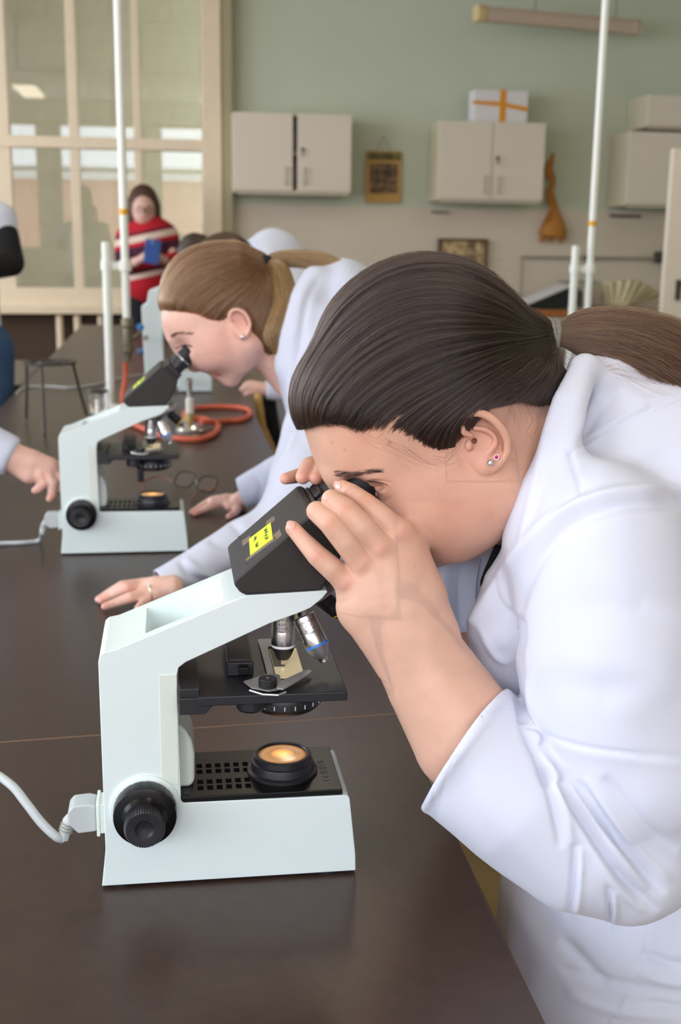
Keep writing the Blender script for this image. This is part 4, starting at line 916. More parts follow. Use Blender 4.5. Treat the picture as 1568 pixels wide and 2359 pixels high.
def seg_dist(Q, line):
    L = np.asarray(line, float); best = np.full(len(Q), 1e9); par = np.zeros(len(Q))
    for i in range(len(L)-1):
        a, b = L[i], L[i+1]; ba = b-a; h = np.clip(((Q-a)@ba)/max(ba@ba, 1e-9), 0, 1); d = np.linalg.norm(Q-a-h[:, None]*ba, axis=1)
        m = d < best; best = np.where(m, d, best); par = np.where(m, (i+h)/(len(L)-1), par)
    return best, par
def folds(V, F, lst, facing=True):
    # lst: (polyline px, half width px, height m (+ ridge, - valley), taper?)
    N = vnormals(V, F); Q = pxy(V); vis = np.ones(len(V), bool)
    if facing:
        D = EYE-V; D /= np.linalg.norm(D, axis=1)[:, None]; w = np.clip((N*D).sum(1)/.35, 0, 1)
    else: w = 1.0
    off = np.zeros(len(V))
    for it in lst:
        line, hw, amp = it[:3]; tp = it[3] if len(it) > 3 else 1; rng = it[4] if len(it) > 4 else None
        if len(line) > 2: line = [q[:2] for q in catmull([np.array([*p, 0.]) for p in line], 6)]
        L = np.asarray(line); m = ((Q > L.min(0)-4*hw) & (Q < L.max(0)+4*hw)).all(1)
        if rng is not None: m &= (V[:, 1] < rng)
        if not m.any(): continue
        d, t = seg_dist(Q[m], L); g = np.exp(-(d/hw)**2)
        if tp: g *= np.clip(np.sin(np.pi*np.clip(t, 0, 1))**.5*1.1, 0, 1)
        off[m] += amp*g
    return V+N*(off*w)[:, None]
def vnoise(P, sc, seed=0):
    # smooth value noise, vectorised
    X = P*sc+seed*17.3; i = np.floor(X).astype(np.int64); f = X-i; f = f*f*(3-2*f); r = 0
    def hsh(a, b, c): n = (a*73856093) ^ (b*19349663) ^ (c*83492791); n = (n*2654435761) & 0xffffffff; return ((n >> 8) & 0xffff)/65535.0*2-1
    for dx in (0, 1):
        for dy in (0, 1):
            for dz in (0, 1):
                w = (f[:, 0] if dx else 1-f[:, 0])*(f[:, 1] if dy else 1-f[:, 1])*(f[:, 2] if dz else 1-f[:, 2])
                r = r+w*hsh(i[:, 0]+dx, i[:, 1]+dy, i[:, 2]+dz)
    return r
def skin_mat(name, base, sss=.25):
    m = bpy.data.materials.new(name); m.use_nodes = True; n = m.node_tree; b = n.nodes['Principled BSDF']; b.inputs['Roughness'].default_value = .48; b.inputs['Specular IOR Level'].default_value = .4
    at = n.nodes.new('ShaderNodeAttribute'); at.attribute_name = 'tint'; tc = n.nodes.new('ShaderNodeTexCoord')
    no = n.nodes.new('ShaderNodeTexNoise'); no.inputs['Scale'].default_value = 45; no.inputs['Detail'].default_value = 4; n.links.new(tc.outputs['Object'], no.inputs[0])
    cr = n.nodes.new('ShaderNodeValToRGB'); cr.color_ramp.elements[0].position = .3; cr.color_ramp.elements[0].color = tuple(c*.93 for c in base[:3])+(1,); cr.color_ramp.elements[1].position = .7; cr.color_ramp.elements[1].color = (min(base[0]*1.05, 1), base[1]*1.04, base[2]*1.03, 1)
    n.links.new(no.outputs[0], cr.inputs[0]); mx = n.nodes.new('ShaderNodeMix'); mx.data_type = 'RGBA'; mx.blend_type = 'MULTIPLY'; mx.inputs[0].default_value = 1
    n.links.new(cr.outputs[0], mx.inputs[6]); n.links.new(at.outputs['Color'], mx.inputs[7]); n.links.new(mx.outputs[2], b.inputs['Base Color'])
    b.inputs['Subsurface Weight'].default_value = sss; b.inputs['Subsurface Radius'].default_value = (.008, .0035, .002); b.inputs['Subsurface Scale'].default_value = 1
    n2 = n.nodes.new('ShaderNodeTexNoise'); n2.inputs['Scale'].default_value = 900; n2.inputs['Detail'].default_value = 2; n.links.new(tc.outputs['Object'], n2.inputs[0])
    bp = n.nodes.new('ShaderNodeBump'); bp.inputs['Strength'].default_value = .25; bp.inputs['Distance'].default_value = .0004; n.links.new(n2.outputs[0], bp.inputs['Height']); n.links.new(bp.outputs[0], b.inputs['Normal'])
    return m
def hair_mat(name, c1, c2, rough=.42):
    m = bpy.data.materials.new(name); m.use_nodes = True; n = m.node_tree; b = n.nodes['Principled BSDF']; b.inputs['Roughness'].default_value = rough
    b.inputs['Specular IOR Level'].default_value = .5
    hi = n.nodes.new('ShaderNodeHairInfo'); cr = n.nodes.new('ShaderNodeValToRGB'); cr.color_ramp.elements[0].color = c1; cr.color_ramp.elements[1].color = c2
    n.links.new(hi.outputs['Random'], cr.inputs[0]); n.links.new(cr.outputs[0], b.inputs['Base Color']); return m
def hairfib(name, c1, c2, rough=.28, rr=.35):
    m = bpy.data.materials.new(name); m.use_nodes = True; n = m.node_tree; n.nodes.clear(); o = n.nodes.new('ShaderNodeOutputMaterial'); h = n.nodes.new('ShaderNodeBsdfHairPrincipled')
    h.parametrization = 'COLOR'; h.inputs['Roughness'].default_value = rough; h.inputs['Radial Roughness'].default_value = rr; h.inputs['Random Roughness'].default_value = .3
    hi = n.nodes.new('ShaderNodeHairInfo'); cr = n.nodes.new('ShaderNodeValToRGB'); cr.color_ramp.elements[0].color = c1; cr.color_ramp.elements[1].color = c2
    n.links.new(hi.outputs['Random'], cr.inputs[0]); n.links.new(cr.outputs[0], h.inputs['Color']); n.links.new(h.outputs[0], o.inputs[0]); return m
def strands(name, P, rad, m, parent):
    # P: (N, K, 3) points; rad: (K,) or (N, K)
    N_, K2, _ = P.shape; hc = bpy.data.hair_curves.new(name); hc.add_curves([K2]*N_)
    hc.attributes['position'].data.foreach_set('vector', P.astype(np.float32).ravel()) if 'position' in hc.attributes else hc.position_data.foreach_set('vector', P.astype(np.float32).ravel())
    r = hc.attributes.get('radius') or hc.attributes.new('radius', 'FLOAT', 'POINT')
    R_ = np.broadcast_to(rad, (N_, K2)).astype(np.float32); r.data.foreach_set('value', np.ascontiguousarray(R_).ravel())
    hc.materials.append(m); o = bpy.data.objects.new(name, hc); col.objects.link(o); o.parent = parent; o['kind'] = 'stuff'; return o
def place(o, root):                               # geometry given in world space under a root that stands elsewhere
    o.parent = root; o.matrix_parent_inverse = Matrix.Translation(-Vector(root.location)); return o
def on_surface(fld, C0, D, rmax, n=12, off=0.0):
    # march from outside towards C0 along directions D until the field is met
    t = np.full(len(D), rmax) if np.isscalar(rmax) else rmax
    for _ in range(n):
        d = fld.at(C0+D*t[:, None])-off; t = np.maximum(t-np.clip(d, -.01, .05)*.9, .01)
    return C0+D*t[:, None]
# ---------------------------------------------------------------- people
M_skin = skin_mat('skin', srgb(208, 166, 146), .16)
M_coat = mat('white_cotton', srgb(207, 211, 228), 0.85, spec=.2, sheen=.15, noise=.012, nscale=6, bump=.10, bscale=1600)
M_eyew = mat('eye_white', srgb(188, 178, 178), .2); M_iris = mat('iris_brown', srgb(50, 34, 26), .15)
M_hair1 = hairfib('dark_brown_hair', srgb(10, 7, 6), srgb(50, 37, 32))
M_hair1b = mat('dark_brown_hair_base', srgb(40, 28, 24), .5)
M_lash = mat('dark_lash', srgb(28, 20, 18), .6)
def hit(fld, px, py, t0=.3, t1=3.0, off=0.0):
    r = ray(px, py); L = np.linalg.norm(r); r = r/L; t = t0
    for _ in range(160):
        d = float(fld.at((EYE+r*t)[None])[0])-off
        if d < .0003: break
        t += max(min(d, .03)*.8, .0004)
        if t > t1: break
    return EYE+r*t
def hits(fld, lst, t0, t1, off=0.0):
    r = np.array([ray(x, y) for x, y in lst]); r /= np.linalg.norm(r, axis=1)[:, None]; t = np.full(len(r), t0)
    for _ in range(90):
        d = fld.at(EYE+r*t[:, None])-off; t = np.minimum(t+np.clip(d, -.01, .03)*.8, t1)
    return EYE+r*t[:, None]
def make_tint(V, base, spots):
    Q = pxy(V); T = np.ones((len(V), 3))*base
    for (x, y, r, c, s) in spots:
        w = np.exp(-(((Q[:, 0]-x)/r)**2+((Q[:, 1]-y)/r)**2))*s; T = T*(1-w[:, None])+T*np.array(c)*w[:, None]
    return T
def hair_shell(name, H, C0, Yh, line, h, m, parent, push=.02, soft=14, near_to=None):
    V, F = H.mesh(h); N = vnormals(V, F)
    P = V.copy(); far = P[:, 1] > Yh; P[far, 1] = 2*Yh-P[far, 1]
    Q = pxy(P); L = np.array(line, float); s = Q[:, 1]-np.interp(Q[:, 0], L[:, 0], L[:, 1])
    V = V-N*(np.clip((s+soft*.3)/soft, 0, 1)*push)[:, None]
    V = V+N*(vnoise(V*np.array([1, 1, 1]), 120, 3)*.0006)[:, None]
    return qmesh(name, V, F, m, parent)
def comb(name, H, C0, Yh, guides, n, m, parent, rad, K2=22, seed=1, lift=(.0, .0022), far=.3, umax=None, rmax=.25, flyaway=.03, mid0=True, t0=.3, t1=4.0, jit=.12, fuzz=0, fuzzh=.004, locks=14, lockh=.0011):
    rs = np.random.RandomState(seed); G = []
    for gi, g in enumerate(guides):
        g2 = np.array([q[:2] for q in catmull([np.array([*p, 0.]) for p in g], 8)]); d = np.r_[0, np.cumsum(np.linalg.norm(np.diff(g2, axis=0), axis=1))]
        t = np.linspace(0, d[-1], K2); g2 = np.stack([np.interp(t, d, g2[:, k]) for k in range(2)], 1)
        if (gi == 0 and mid0) or gi == len(guides)-1: P = np.array([pt(x, y, Yh) for x, y in g2])
        else: P = hits(H, g2, t0, t1)
        G.append(P)
    G = np.array(G); ng = len(G)
    u0 = rs.uniform(0, ng-1, n); isfar = rs.uniform(size=n) < far
    s = np.linspace(0, 1, K2); ph = rs.uniform(0, 6.28, n); am = rs.normal(0, jit, n)
    U = np.clip(u0[:, None]+am[:, None]*np.sin(s[None]*3.1+ph[:, None]*.15)*np.sin(s[None]*np.pi)**.5, 0, ng-1.0001)
    st = np.where(rs.uniform(size=n) < .55, rs.uniform(0, .03, n), rs.uniform(0, .45, n)); en = np.where(rs.uniform(size=n) < .9, 1., rs.uniform(.6, 1, n))
    S = (st[:, None]+(en-st)[:, None]*s[None])*(K2-1); i0 = np.minimum(S.astype(int), K2-2); fs = S-i0
    g0 = U.astype(int); fg = U-g0
    def smp(a, b): return G[a, b]
    P = (smp(g0, i0)*(1-fg)[..., None]+smp(g0+1, i0)*fg[..., None])*(1-fs)[..., None]+(smp(g0, i0+1)*(1-fg)[..., None]+smp(g0+1, i0+1)*fg[..., None])*fs[..., None]
    P[isfar, :, 1] = 2*Yh-P[isfar, :, 1]
    D = P-C0; Rr = np.linalg.norm(D, axis=2); D /= Rr[..., None]
    X = on_surface(H, C0, D.reshape(-1, 3), (Rr*1.12+.01).ravel()).reshape(P.shape)
    lf = rs.uniform(lift[0], lift[1], n)[:, None]*(np.sin(s*np.pi)**.4)[None]
    fly = (rs.uniform(size=n) < flyaway); lf = lf+np.where(fly, rs.exponential(.0015, n), 0)[:, None]*(np.sin(s*np.pi)**.8)[None]
    Lk = rs.normal(0, 1, 400); uu = np.clip(U*locks, 0, 398.9); ui = uu.astype(int); uf = uu-ui; uf = uf*uf*(3-2*uf); lf = lf+lockh*(Lk[ui]*(1-uf)+Lk[ui+1]*uf)*np.clip(s*4, 0, 1)[None]*np.clip((1-s)*4, 0, 1)[None]
    wob = rs.normal(0, 1, (n, 3))[:, None, :]*np.sin(s*rs.uniform(4, 16, n)[:, None]+ph[:, None])[..., None]*np.where(fly, .0016, .0005)[:, None, None]
    X = X+D*lf[..., None]+wob
    if fuzz:
        k = fuzz; a = rs.randint(0, n, k); w0 = rs.uniform(0, .8, k); L_ = rs.uniform(.08, .22, k); q = np.clip(w0[:, None]+L_[:, None]*np.linspace(0, 1, 10)[None], 0, .999)*(K2-1); j = np.minimum(q.astype(int), K2-2); fr2 = (q-j)[..., None]
        Z = X[a[:, None], j]*(1-fr2)+X[a[:, None], j+1]*fr2; Dz = Z-C0; Dz /= np.linalg.norm(Dz, axis=2)[..., None]; t_ = np.linspace(0, 1, 10)[None]
        Z = Z+Dz*(rs.exponential(fuzzh, k)[:, None]*t_**1.5)[..., None]+rs.normal(0, .002, (k, 3))[:, None]*(t_**2)[..., None]
        strands(name+'_stray', Z, rad*.55*np.linspace(1, .4, 10), m, None)
    prof = np.clip(np.minimum(s*8+.35, (1-s)*6+.5), .35, 1)
    return strands(name, X, rad*prof[None]*rs.uniform(.7, 1.2, (n, 1)), m, parent)

# ------- the student nearest to the camera
Yh = 1.046
g1 = empty('person', (0.42, 1.12, 0), label='person with long dark brown ponytail and white lab coat bending over the nearest microscope', cat='person')
B = Field()
B.u(E_(975, 862, Yh, 245, 240, 208), .0)
B.u(E_(866, 945, Yh, 172, 158, 185), .03)
B.u(E_(905, 1085, Yh, 165, 130, 178, -20), .03)
B.u(E_(1040, 1120, Yh, 165, 160, 190, -20), .03)
B.u(E_(1035, 1130, .995, 120, 125, 62, -20), .02)             # cheek
B.u(K_([(1130, 1130, 1.0, 95), (1035, 1215, 1.015, 80), (975, 1245, 1.046, 55)]), .02)
B.u(K_([(1130, 1130, 1.092, 95), (1035, 1215, 1.077, 80), (975, 1245, 1.046, 55)]), .02)
B.u(K_([(1150, 1010, 1.046, 140), (1225, 1110, 1.05, 135), (1330, 1300, 1.07, 150)]), .02)   # neck
B.u(K_([(770, 1092, 1.028, 20), (810, 1085, 1.012, 22), (880, 1085, .995, 20)]), .012)      # brow
B.u(K_([(795, 1120, Yh, 16), (815, 1170, Yh, 22), (842, 1215, Yh, 30)]), .008)            # nose
B.u(K_([(900, 1235, Yh, 26), (925, 1262, Yh, 28)]), .01)                                 # mouth, chin
B.sub(E_(836, 1136, .985, 56, 27, 100, -36), .006)
B.sub(E_(866, 1120, .985, 20, 9, 30, -8), .004)
# left ear
Ye = .966
ear = [E_(1113, 1020, Ye+.006, 48, 66, 16, 18)]
B.grp(ear, 0, .006)
B.sub(E_(1112, 1020, Ye-.006, 28, 34, 20, 10), .003)
B.grp([K_([(1085, 1003, Ye, 6), (1068, 995, Ye-.001, 8), (1063, 975, Ye-.002, 8.5), (1076, 957, Ye-.003, 9), (1099, 951, Ye-.004, 9.5), (1126, 960, Ye-.005, 10), (1148, 979, Ye-.006, 10), (1163, 1002, Ye-.006, 9.5), (1168, 1025, Ye-.005, 8.5), (1165, 1047, Ye-.004, 8), (1152, 1066, Ye-.002, 9), (1137, 1078, Ye, 10)], n=4)], 0, .0022)
B.grp([K_([(1094, 986, Ye, 6), (1118, 990, Ye-.001, 7), (1138, 1003, Ye-.002, 8), (1142, 1018, Ye-.002, 8), (1133, 1034, Ye-.001, 8), (1121, 1048, Ye, 7)], n=4)], 0, .002)
B.u(E_(1122, 1070, Ye+.001, 26, 22, 12, 20), .004)                                       # lobe
B.u(E_(1080, 1026, Ye, 9, 13, 10, 0), .003)                                              # tragus
B.sub(K_([(1094, 1015, Ye-.01, 5.5), (1091, 1016, Ye+.012, 6.5)]), .0015)
B.sub(K_([(1084, 979, Ye-.004, 4), (1105, 972, Ye-.004, 4.5), (1130, 984, Ye-.004, 4.5), (1149, 1005, Ye-.004, 4.5), (1152, 1030, Ye-.003, 4)], n=3), .002)
# torso and arms under the coat keep the body in one piece
B.u(K_([(1380, 1330, 1.07, 150), (1560, 1700, 1.10, 260), (1640, 2300, 1.12, 300)]), .03)
# left forearm, palm, fingers
wr = (928, 1446, .953, 94)
B.u(K_([(1440, 1420, .93, 130), (1420, 1960, .90, 105)]), .02)
B.u(K_([(1420, 1960, .90, 105), (1220, 1840, .908, 120), (1080, 1700, .925, 131), (1000, 1570, .94, 112), wr, (926, 1400, .953, 82), (908, 1350, .953, 58)], sq=.85), .02)
# right arm, on the far side
B.u(K_([(1400, 1400, 1.19, 120), (1320, 1900, 1.22, 120), (1010, 1480, 1.165, 90), (900, 1300, 1.14, 75)]), .02)
HD = Field()   # the hand is sculpted in its own field, then blended in
wr2 = (936, 1436, .954, 72)
palm = [K_([wr2, (938, 1370, .955, 66), (921, 1232, .958, 33)], sq=.8), K_([wr2, (890, 1360, .952, 66), (877, 1266, .951, 33)], sq=.8),
        K_([wr2, (860, 1380, .951, 62), (838, 1302, .951, 32)], sq=.8), K_([wr2, (830, 1400, .954, 56), (800, 1342, .955, 29)], sq=.8),
        K_([wr2, (958, 1360, .965, 56), (940, 1262, .968, 36)], sq=.8)]
B.grp(palm, .012, .022)
fing = [K_([(918, 1229, .958, 33), (880, 1194, .960, 28.5), (845, 1162, .965, 25), (808, 1135, .974, 22), (788, 1123, .984, 18)]),
        K_([(877, 1264, .951, 32.5), (836, 1215, .950, 29), (797, 1174, .954, 27), (763, 1150, .963, 23), (759, 1152, .974, 20)]),
        K_([(838, 1300, .951, 32), (797, 1249, .949, 29.5), (761, 1204, .952, 28), (729, 1178, .963, 24), (726, 1182, .977, 19)]),
        K_([(800, 1342, .955, 29), (763, 1308, .953, 27), (731, 1280, .956, 25), (697, 1243, .966, 20), (674, 1217, .9735, 17.5)])]
B.grp(fing, .0006, .004)
B.grp([K_([(950, 1380, .975, 50), (885, 1320, .992, 33), (840, 1265, 1.0, 25), (815, 1235, 1.0, 20)])], 0, .008)   # thumb
# right hand: palm behind the eyepieces, fingertips coming over them
B.grp([K_([(900, 1300, 1.14, 70), (850, 1180, 1.135, 45), (790, 1110, 1.128, 30)]), K_([(900, 1300, 1.14, 60), (880, 1160, 1.135, 40), (820, 1090, 1.128, 28)])], .01, .01)
B.grp([K_([(785, 1120, 1.13, 26), (715, 1088, 1.118, 19), (678, 1098, 1.106, 16), (657, 1103, 1.096, 13.5)]),
       K_([(800, 1095, 1.128, 26), (735, 1067, 1.112, 22), (711, 1073, 1.098, 20), (697, 1099, 1.085, 17)]),
       K_([(825, 1085, 1.122, 26), (765, 1066, 1.104, 21), (744, 1076, 1.092, 19), (728, 1101, 1.082, 16.5)]),
       K_([(840, 1085, 1.12, 25), (790, 1075, 1.10, 20), (768, 1088, 1.09, 18)])], .0014, .005)
def bx(x0, y0, x1, y1, Y0, Y1):
    P = np.array([pt(x, y, Y) for x in (x0, x1) for y in (y0, y1) for Y in (Y0, Y1)]); return P.min(0), P.max(0)
eb = bx(1045, 935, 1185, 1100, .945, .985); hb_ = bx(640, 1040, 1030, 1500, .925, 1.03); hd_ = bx(640, 560, 1330, 1330, .925, 1.16); fa = bx(820, 1400, 1200, 1900, .87, 1.0); fr_ = bx(630, 1030, 830, 1130, 1.06, 1.15)
hf_ = bx(648, 1085, 900, 1390, .92, .970)
QUICK = globals().get('QUICK', False); q_ = 2.0 if QUICK else 1.0
V, F = refine(B, .005, [(eb[0], eb[1], .0008*q_), (np.minimum(hd_[0], hb_[0]), np.maximum(hd_[1], hb_[1]), .0015*q_), (hf_[0], hf_[1], .0010*q_), (fa[0], fa[1], .0026*q_)])
fl = []
def cr(line, w=1.6, a=-.00035): fl.append((line, w, a, 1))
for c in ([(722, 1270), (741, 1290)], [(727, 1264), (747, 1284)], [(719, 1277), (736, 1297)], [(686, 1246), (700, 1234)], [(689, 1250), (703, 1237)],
          [(752, 1212), (772, 1193)], [(749, 1206), (770, 1188)], [(756, 1218), (775, 1199)], [(786, 1176), (806, 1158)], [(783, 1170), (801, 1153)], [(790, 1181), (810, 1164)], [(836, 1160), (853, 1139)], [(831, 1157), (848, 1136)], [(842, 1163), (857, 1144)],
          [(722, 1192), (733, 1178)], [(752, 1158), (764, 1144)], [(798, 1138), (812, 1122)]): cr(c, 2.2, -.0004)
for c in ([(812, 1345), (850, 1440)], [(855, 1300), (880, 1400)], [(895, 1270), (915, 1380)]): fl.append((c, 12, .0006, 1, .99))
for c in ([(875, 1262), (848, 1240)],): pass
for x, y in ((798, 1341), (838, 1298), (879, 1262), (920, 1226)): fl.append(([(x-8, y+8), (x+8, y-8)], 13, .0011, 0, .99))
fl.append(([(838, 1112), (870, 1108), (905, 1113)], 2.5, -.0012, 1))
fl.append(([(850, 1160), (885, 1156), (915, 1135)], 5, -.0006, 1))
fl.append(([(838, 1120), (872, 1116), (900, 1122)], 3, .0008, 1))
V = folds(V, F, fl)
red = (1.0, .80, .76); dk = (.78, .70, .66); mole = (.55, .42, .38)
sp = [(x, y, 15, red, .9) for x, y in ((735, 1282), (762, 1206), (795, 1169), (845, 1150))]+[(x, y, 24, red, .55) for x, y in ((798, 1341), (838, 1298), (879, 1262), (920, 1226))]
sp += [(x, y, 16, (1.04, .84, .84), .9) for x, y in ((675, 1215), (655, 1103), (697, 1103), (728, 1104))]
sp += [(1035, 1120, 120, (1.02, .90, .88), .8), (1120, 1010, 60, (1.02, .86, .82), .8), (820, 1000, 100, (1.0, .93, .88), .7), (880, 1118, 26, (.86, .74, .70), .8), (800, 1100, 40, (.92, .82, .78), .7)]
sp += [(897, 1020, 4.5, mole, .9), (794, 1036, 3, mole, .5), (849, 1057, 2.5, mole, .4), (765, 1020, 3, mole, .4), (1180, 1060, 4, mole, .3), (1135, 1180, 3, mole, .35), (955, 1307, 2.5, mole, .6), (1155, 1035, 3, red, .9), (1010, 1130, 3, mole, .3), (940, 1080, 3, mole, .3), (765, 1239, 4, red, .9), (1090, 1140, 105, (.93, .87, .83), .8), (1000, 1250, 60, (.9, .84, .8), .7), (830, 1030, 70, (.96, .90, .86), .7)]
rs_ = np.random.RandomState(4)
sp += [(rs_.uniform(880, 1180), rs_.uniform(1060, 1230), rs_.uniform(2, 5), (1.0, .84, .82), .6) for _ in range(26)]
T = make_tint(V, 1.0, sp)
body1 = place(qmesh('body', V, F, M_skin, None, None, T), g1)
# fingernails
M_nail = mat('fingernail', srgb(222, 164, 152), .35, coat=.3)
def nail(px, py, Y, rx, ry, rot, parent, fld, rd=6):
    c = pt(px, py, Y); s = mpp(c); a = math.radians(rot); u = _R*math.cos(a)+_U*math.sin(a); v = -_R*math.sin(a)+_U*math.cos(a)
    rows = []
    for i in range(9):
        row = []
        for j in range(9):
            x, y = (i/4-1), (j/4-1); k = math.sqrt(max(1-.5*x*x, 0)), math.sqrt(max(1-.5*y*y, 0)); row.append((px+(rx*x*k[1])*math.cos(a)-(ry*y*k[0])*math.sin(a), py-(rx*x*k[1])*math.sin(a)-(ry*y*k[0])*math.cos(a)))
        rows.append(row)
    P = hits(fld, [q for r_ in rows for q in r_], Y-.08, Y+.05, .00035).reshape(9, 9, 3)
    return place(MB().grid(P).build('fingernail', M_nail), parent)
nail(669, 1209, .97, 11, 9.5, -52, g1, B); nail(776, 1117, .98, 8.5, 10, 25, g1, B)
# eye, brow, lashes
c = pt(862, 1124, 1.008); e = place(MB().lathe([(0.0001, -.0085)]+[(.0085*math.cos(a), .0085*math.sin(a)) for a in np.linspace(-1.4, 1.4, 14)]+[(.0001, .0085)], c, unit(np.array([-.9, -.12, -.45])), 24).build('eye', M_eyew), g1)
ic = c+unit(np.array([-.9, -.12, -.45]))*.0068; MB().lathe([(.0048, 0), (.0040, .0016), (.0001, .0022)], ic, unit(np.array([-.9, -.12, -.45])), 20).build('iris', M_iris, e)
def brow(name, line, n, fld, w, ln, m, parent, seed, t0, t1, rad, ang=0.0):
    rs = np.random.RandomState(seed); L = np.array([q[:2] for q in catmull([np.array([*p, 0.]) for p in line], 8)]); t = rs.uniform(0, len(L)-1.01, n); i = t.astype(int); p = L[i]+(L[i+1]-L[i])*(t-i)[:, None]
    d = (L[-1]-L[0])/np.linalg.norm(L[-1]-L[0]); nn = np.array([-d[1], d[0]]); tt = t/len(L); p = p+nn*(rs.uniform(-1, 1, n)*w*(1-.7*tt))[:, None]
    a = rs.normal(ang, .18, n); dd = d*np.cos(a)[:, None]+nn*np.sin(a)[:, None]; S = np.linspace(0, 1, 5)
    Q = p[:, None]+dd[:, None]*(S[None, :, None]*ln); X = hits(fld, Q.reshape(-1, 2), t0, t1, .0004).reshape(n, 5, 3)
    return strands(name, X, rad*np.array([.8, 1, .9, .7, .3]), m, parent)
brow('eyebrow', [(764, 1092), (790, 1094), (820, 1092), (850, 1087), (873, 1086)], 300, B, 8, 15, M_lash, None, 3, .7, 1.1, .00005, -.12)
place(bpy.data.objects['eyebrow'], g1)
place(MB().tube(catmull([hit(B, x, y, .7, 1.2, .0002) for x, y in ((846, 1109), (862, 1110), (880, 1113), (893, 1118))], 4), .00035, 6).build('eyelashes', M_lash), g1)
# earrings
M_gem = mat('clear_crystal', (1, .97, .98, 1), .02, trans=.85, ior=2.0); M_ruby = mat('pink_metal_ball', srgb(190, 60, 110), .2, metal=.7); M_silver = mat('silver', (.8, .8, .8, 1), .2, metal=1)
c = hit(B, 1129, 1066, .7, 1.2); er = empty('earring', c, label='small clear crystal stud in the ear of the nearest student', cat='earring')
nn = unit(EYE-c); MB().lathe([(.0001, .0035), (.0016, .0034), (.0029, .0022), (.0026, .0008), (.0012, 0)], (0, 0, 0), nn, 8).build('crystal', M_gem, er, smooth=False)
for a in range(4): u, w, _ = frame(nn); d = u*math.cos(a*1.57+.5)+w*math.sin(a*1.57+.5); MB().tube([d*.0026, d*.0030+nn*.0022, d*.0024+nn*.003], .00045, 5).build('prong', M_silver, er)
c = hit(B, 1143, 1053, .7, 1.2); e2 = empty('earring', c, label='tiny pink metal ball stud above the crystal stud', cat='earring')
MB().lathe([(.0019*math.cos(a)+1e-5, .0019*math.sin(a)+.0012) for a in np.linspace(-1.5, 1.5, 9)], (0, 0, 0), nn, 14).build('ball', M_ruby, e2); MB().lathe([(.0021, 0), (.0021, .0006)], (0, 0, 0), nn, 16).build('setting', M_silver, e2)
# ------- her hair
H = Field()
H.u(E_(980, 851, Yh, 258, 258, 222)).u(E_(860, 925, Yh, 191, 168, 196), .012).u(E_(1165, 865, Yh, 105, 105, 150, -20), .02)
H.u(K_([(1120, 800, Yh, 120), (1215, 785, Yh, 62), (1266, 776, Yh, 28)]), .02)
H.u(K_([(1210, 880, Yh, 75), (1262, 905, Yh, 55)]), .015)
C0 = pt(985, 880, Yh)
hairline = [(600, 1030), (665, 1000), (705, 992), (750, 980), (800, 988), (850, 1006), (905, 1028), (950, 1044), (1000, 1058), (1035, 1062), (1052, 1030), (1060, 975), (1090, 950), (1150, 934), (1200, 928), (1245, 938), (1330, 940)]
hs = place(hair_shell('hair', H, C0, Yh, hairline, .0026, M_hair1b, None), g1)
guides1 = [[(684, 990), (669, 930), (700, 830), (770, 713), (860, 632), (965, 592), (1080, 612), (1180, 685), (1262, 766)],
           [(700, 992), (698, 900), (765, 780), (880, 690), (1010, 662), (1130, 695), (1200, 735), (1264, 768)],
           [(730, 985), (740, 920), (830, 820), (960, 750), (1100, 745), (1190, 758), (1264, 771)],
           [(780, 984), (830, 915), (940, 840), (1060, 800), (1170, 783), (1264, 774)],
           [(850, 1006), (900, 945), (1010, 880), (1130, 825), (1264, 778)],
           [(920, 1032), (980, 965), (1080, 890), (1180, 830), (1264, 782)],
           [(1000, 1056), (1035, 975), (1120, 900), (1200, 840), (1265, 785)],
           [(1055, 1020), (1064, 958), (1130, 905), (1205, 850), (1266, 788)],
           [(1120, 944), (1175, 900), (1225, 855), (1268, 792)],
           [(1195, 928), (1228, 890), (1255, 850), (1270, 796)],
           [(1245, 938), (1262, 900), (1275, 855), (1275, 800)],
           [(1300, 930), (1300, 880), (1285, 800)]]
NS = .35 if QUICK else 1.0
place(comb('hair_strands', H, C0, Yh, guides1, int(19000*NS), M_hair1, None, .000105/NS**.5, K2=26, seed=2, lift=(.0002, .0030), far=.22, flyaway=.012, t0=.55, t1=1.3, fuzz=int(1500*NS)), g1)
place(bpy.data.objects['hair_strands_stray'], g1).name = 'stray_hair'
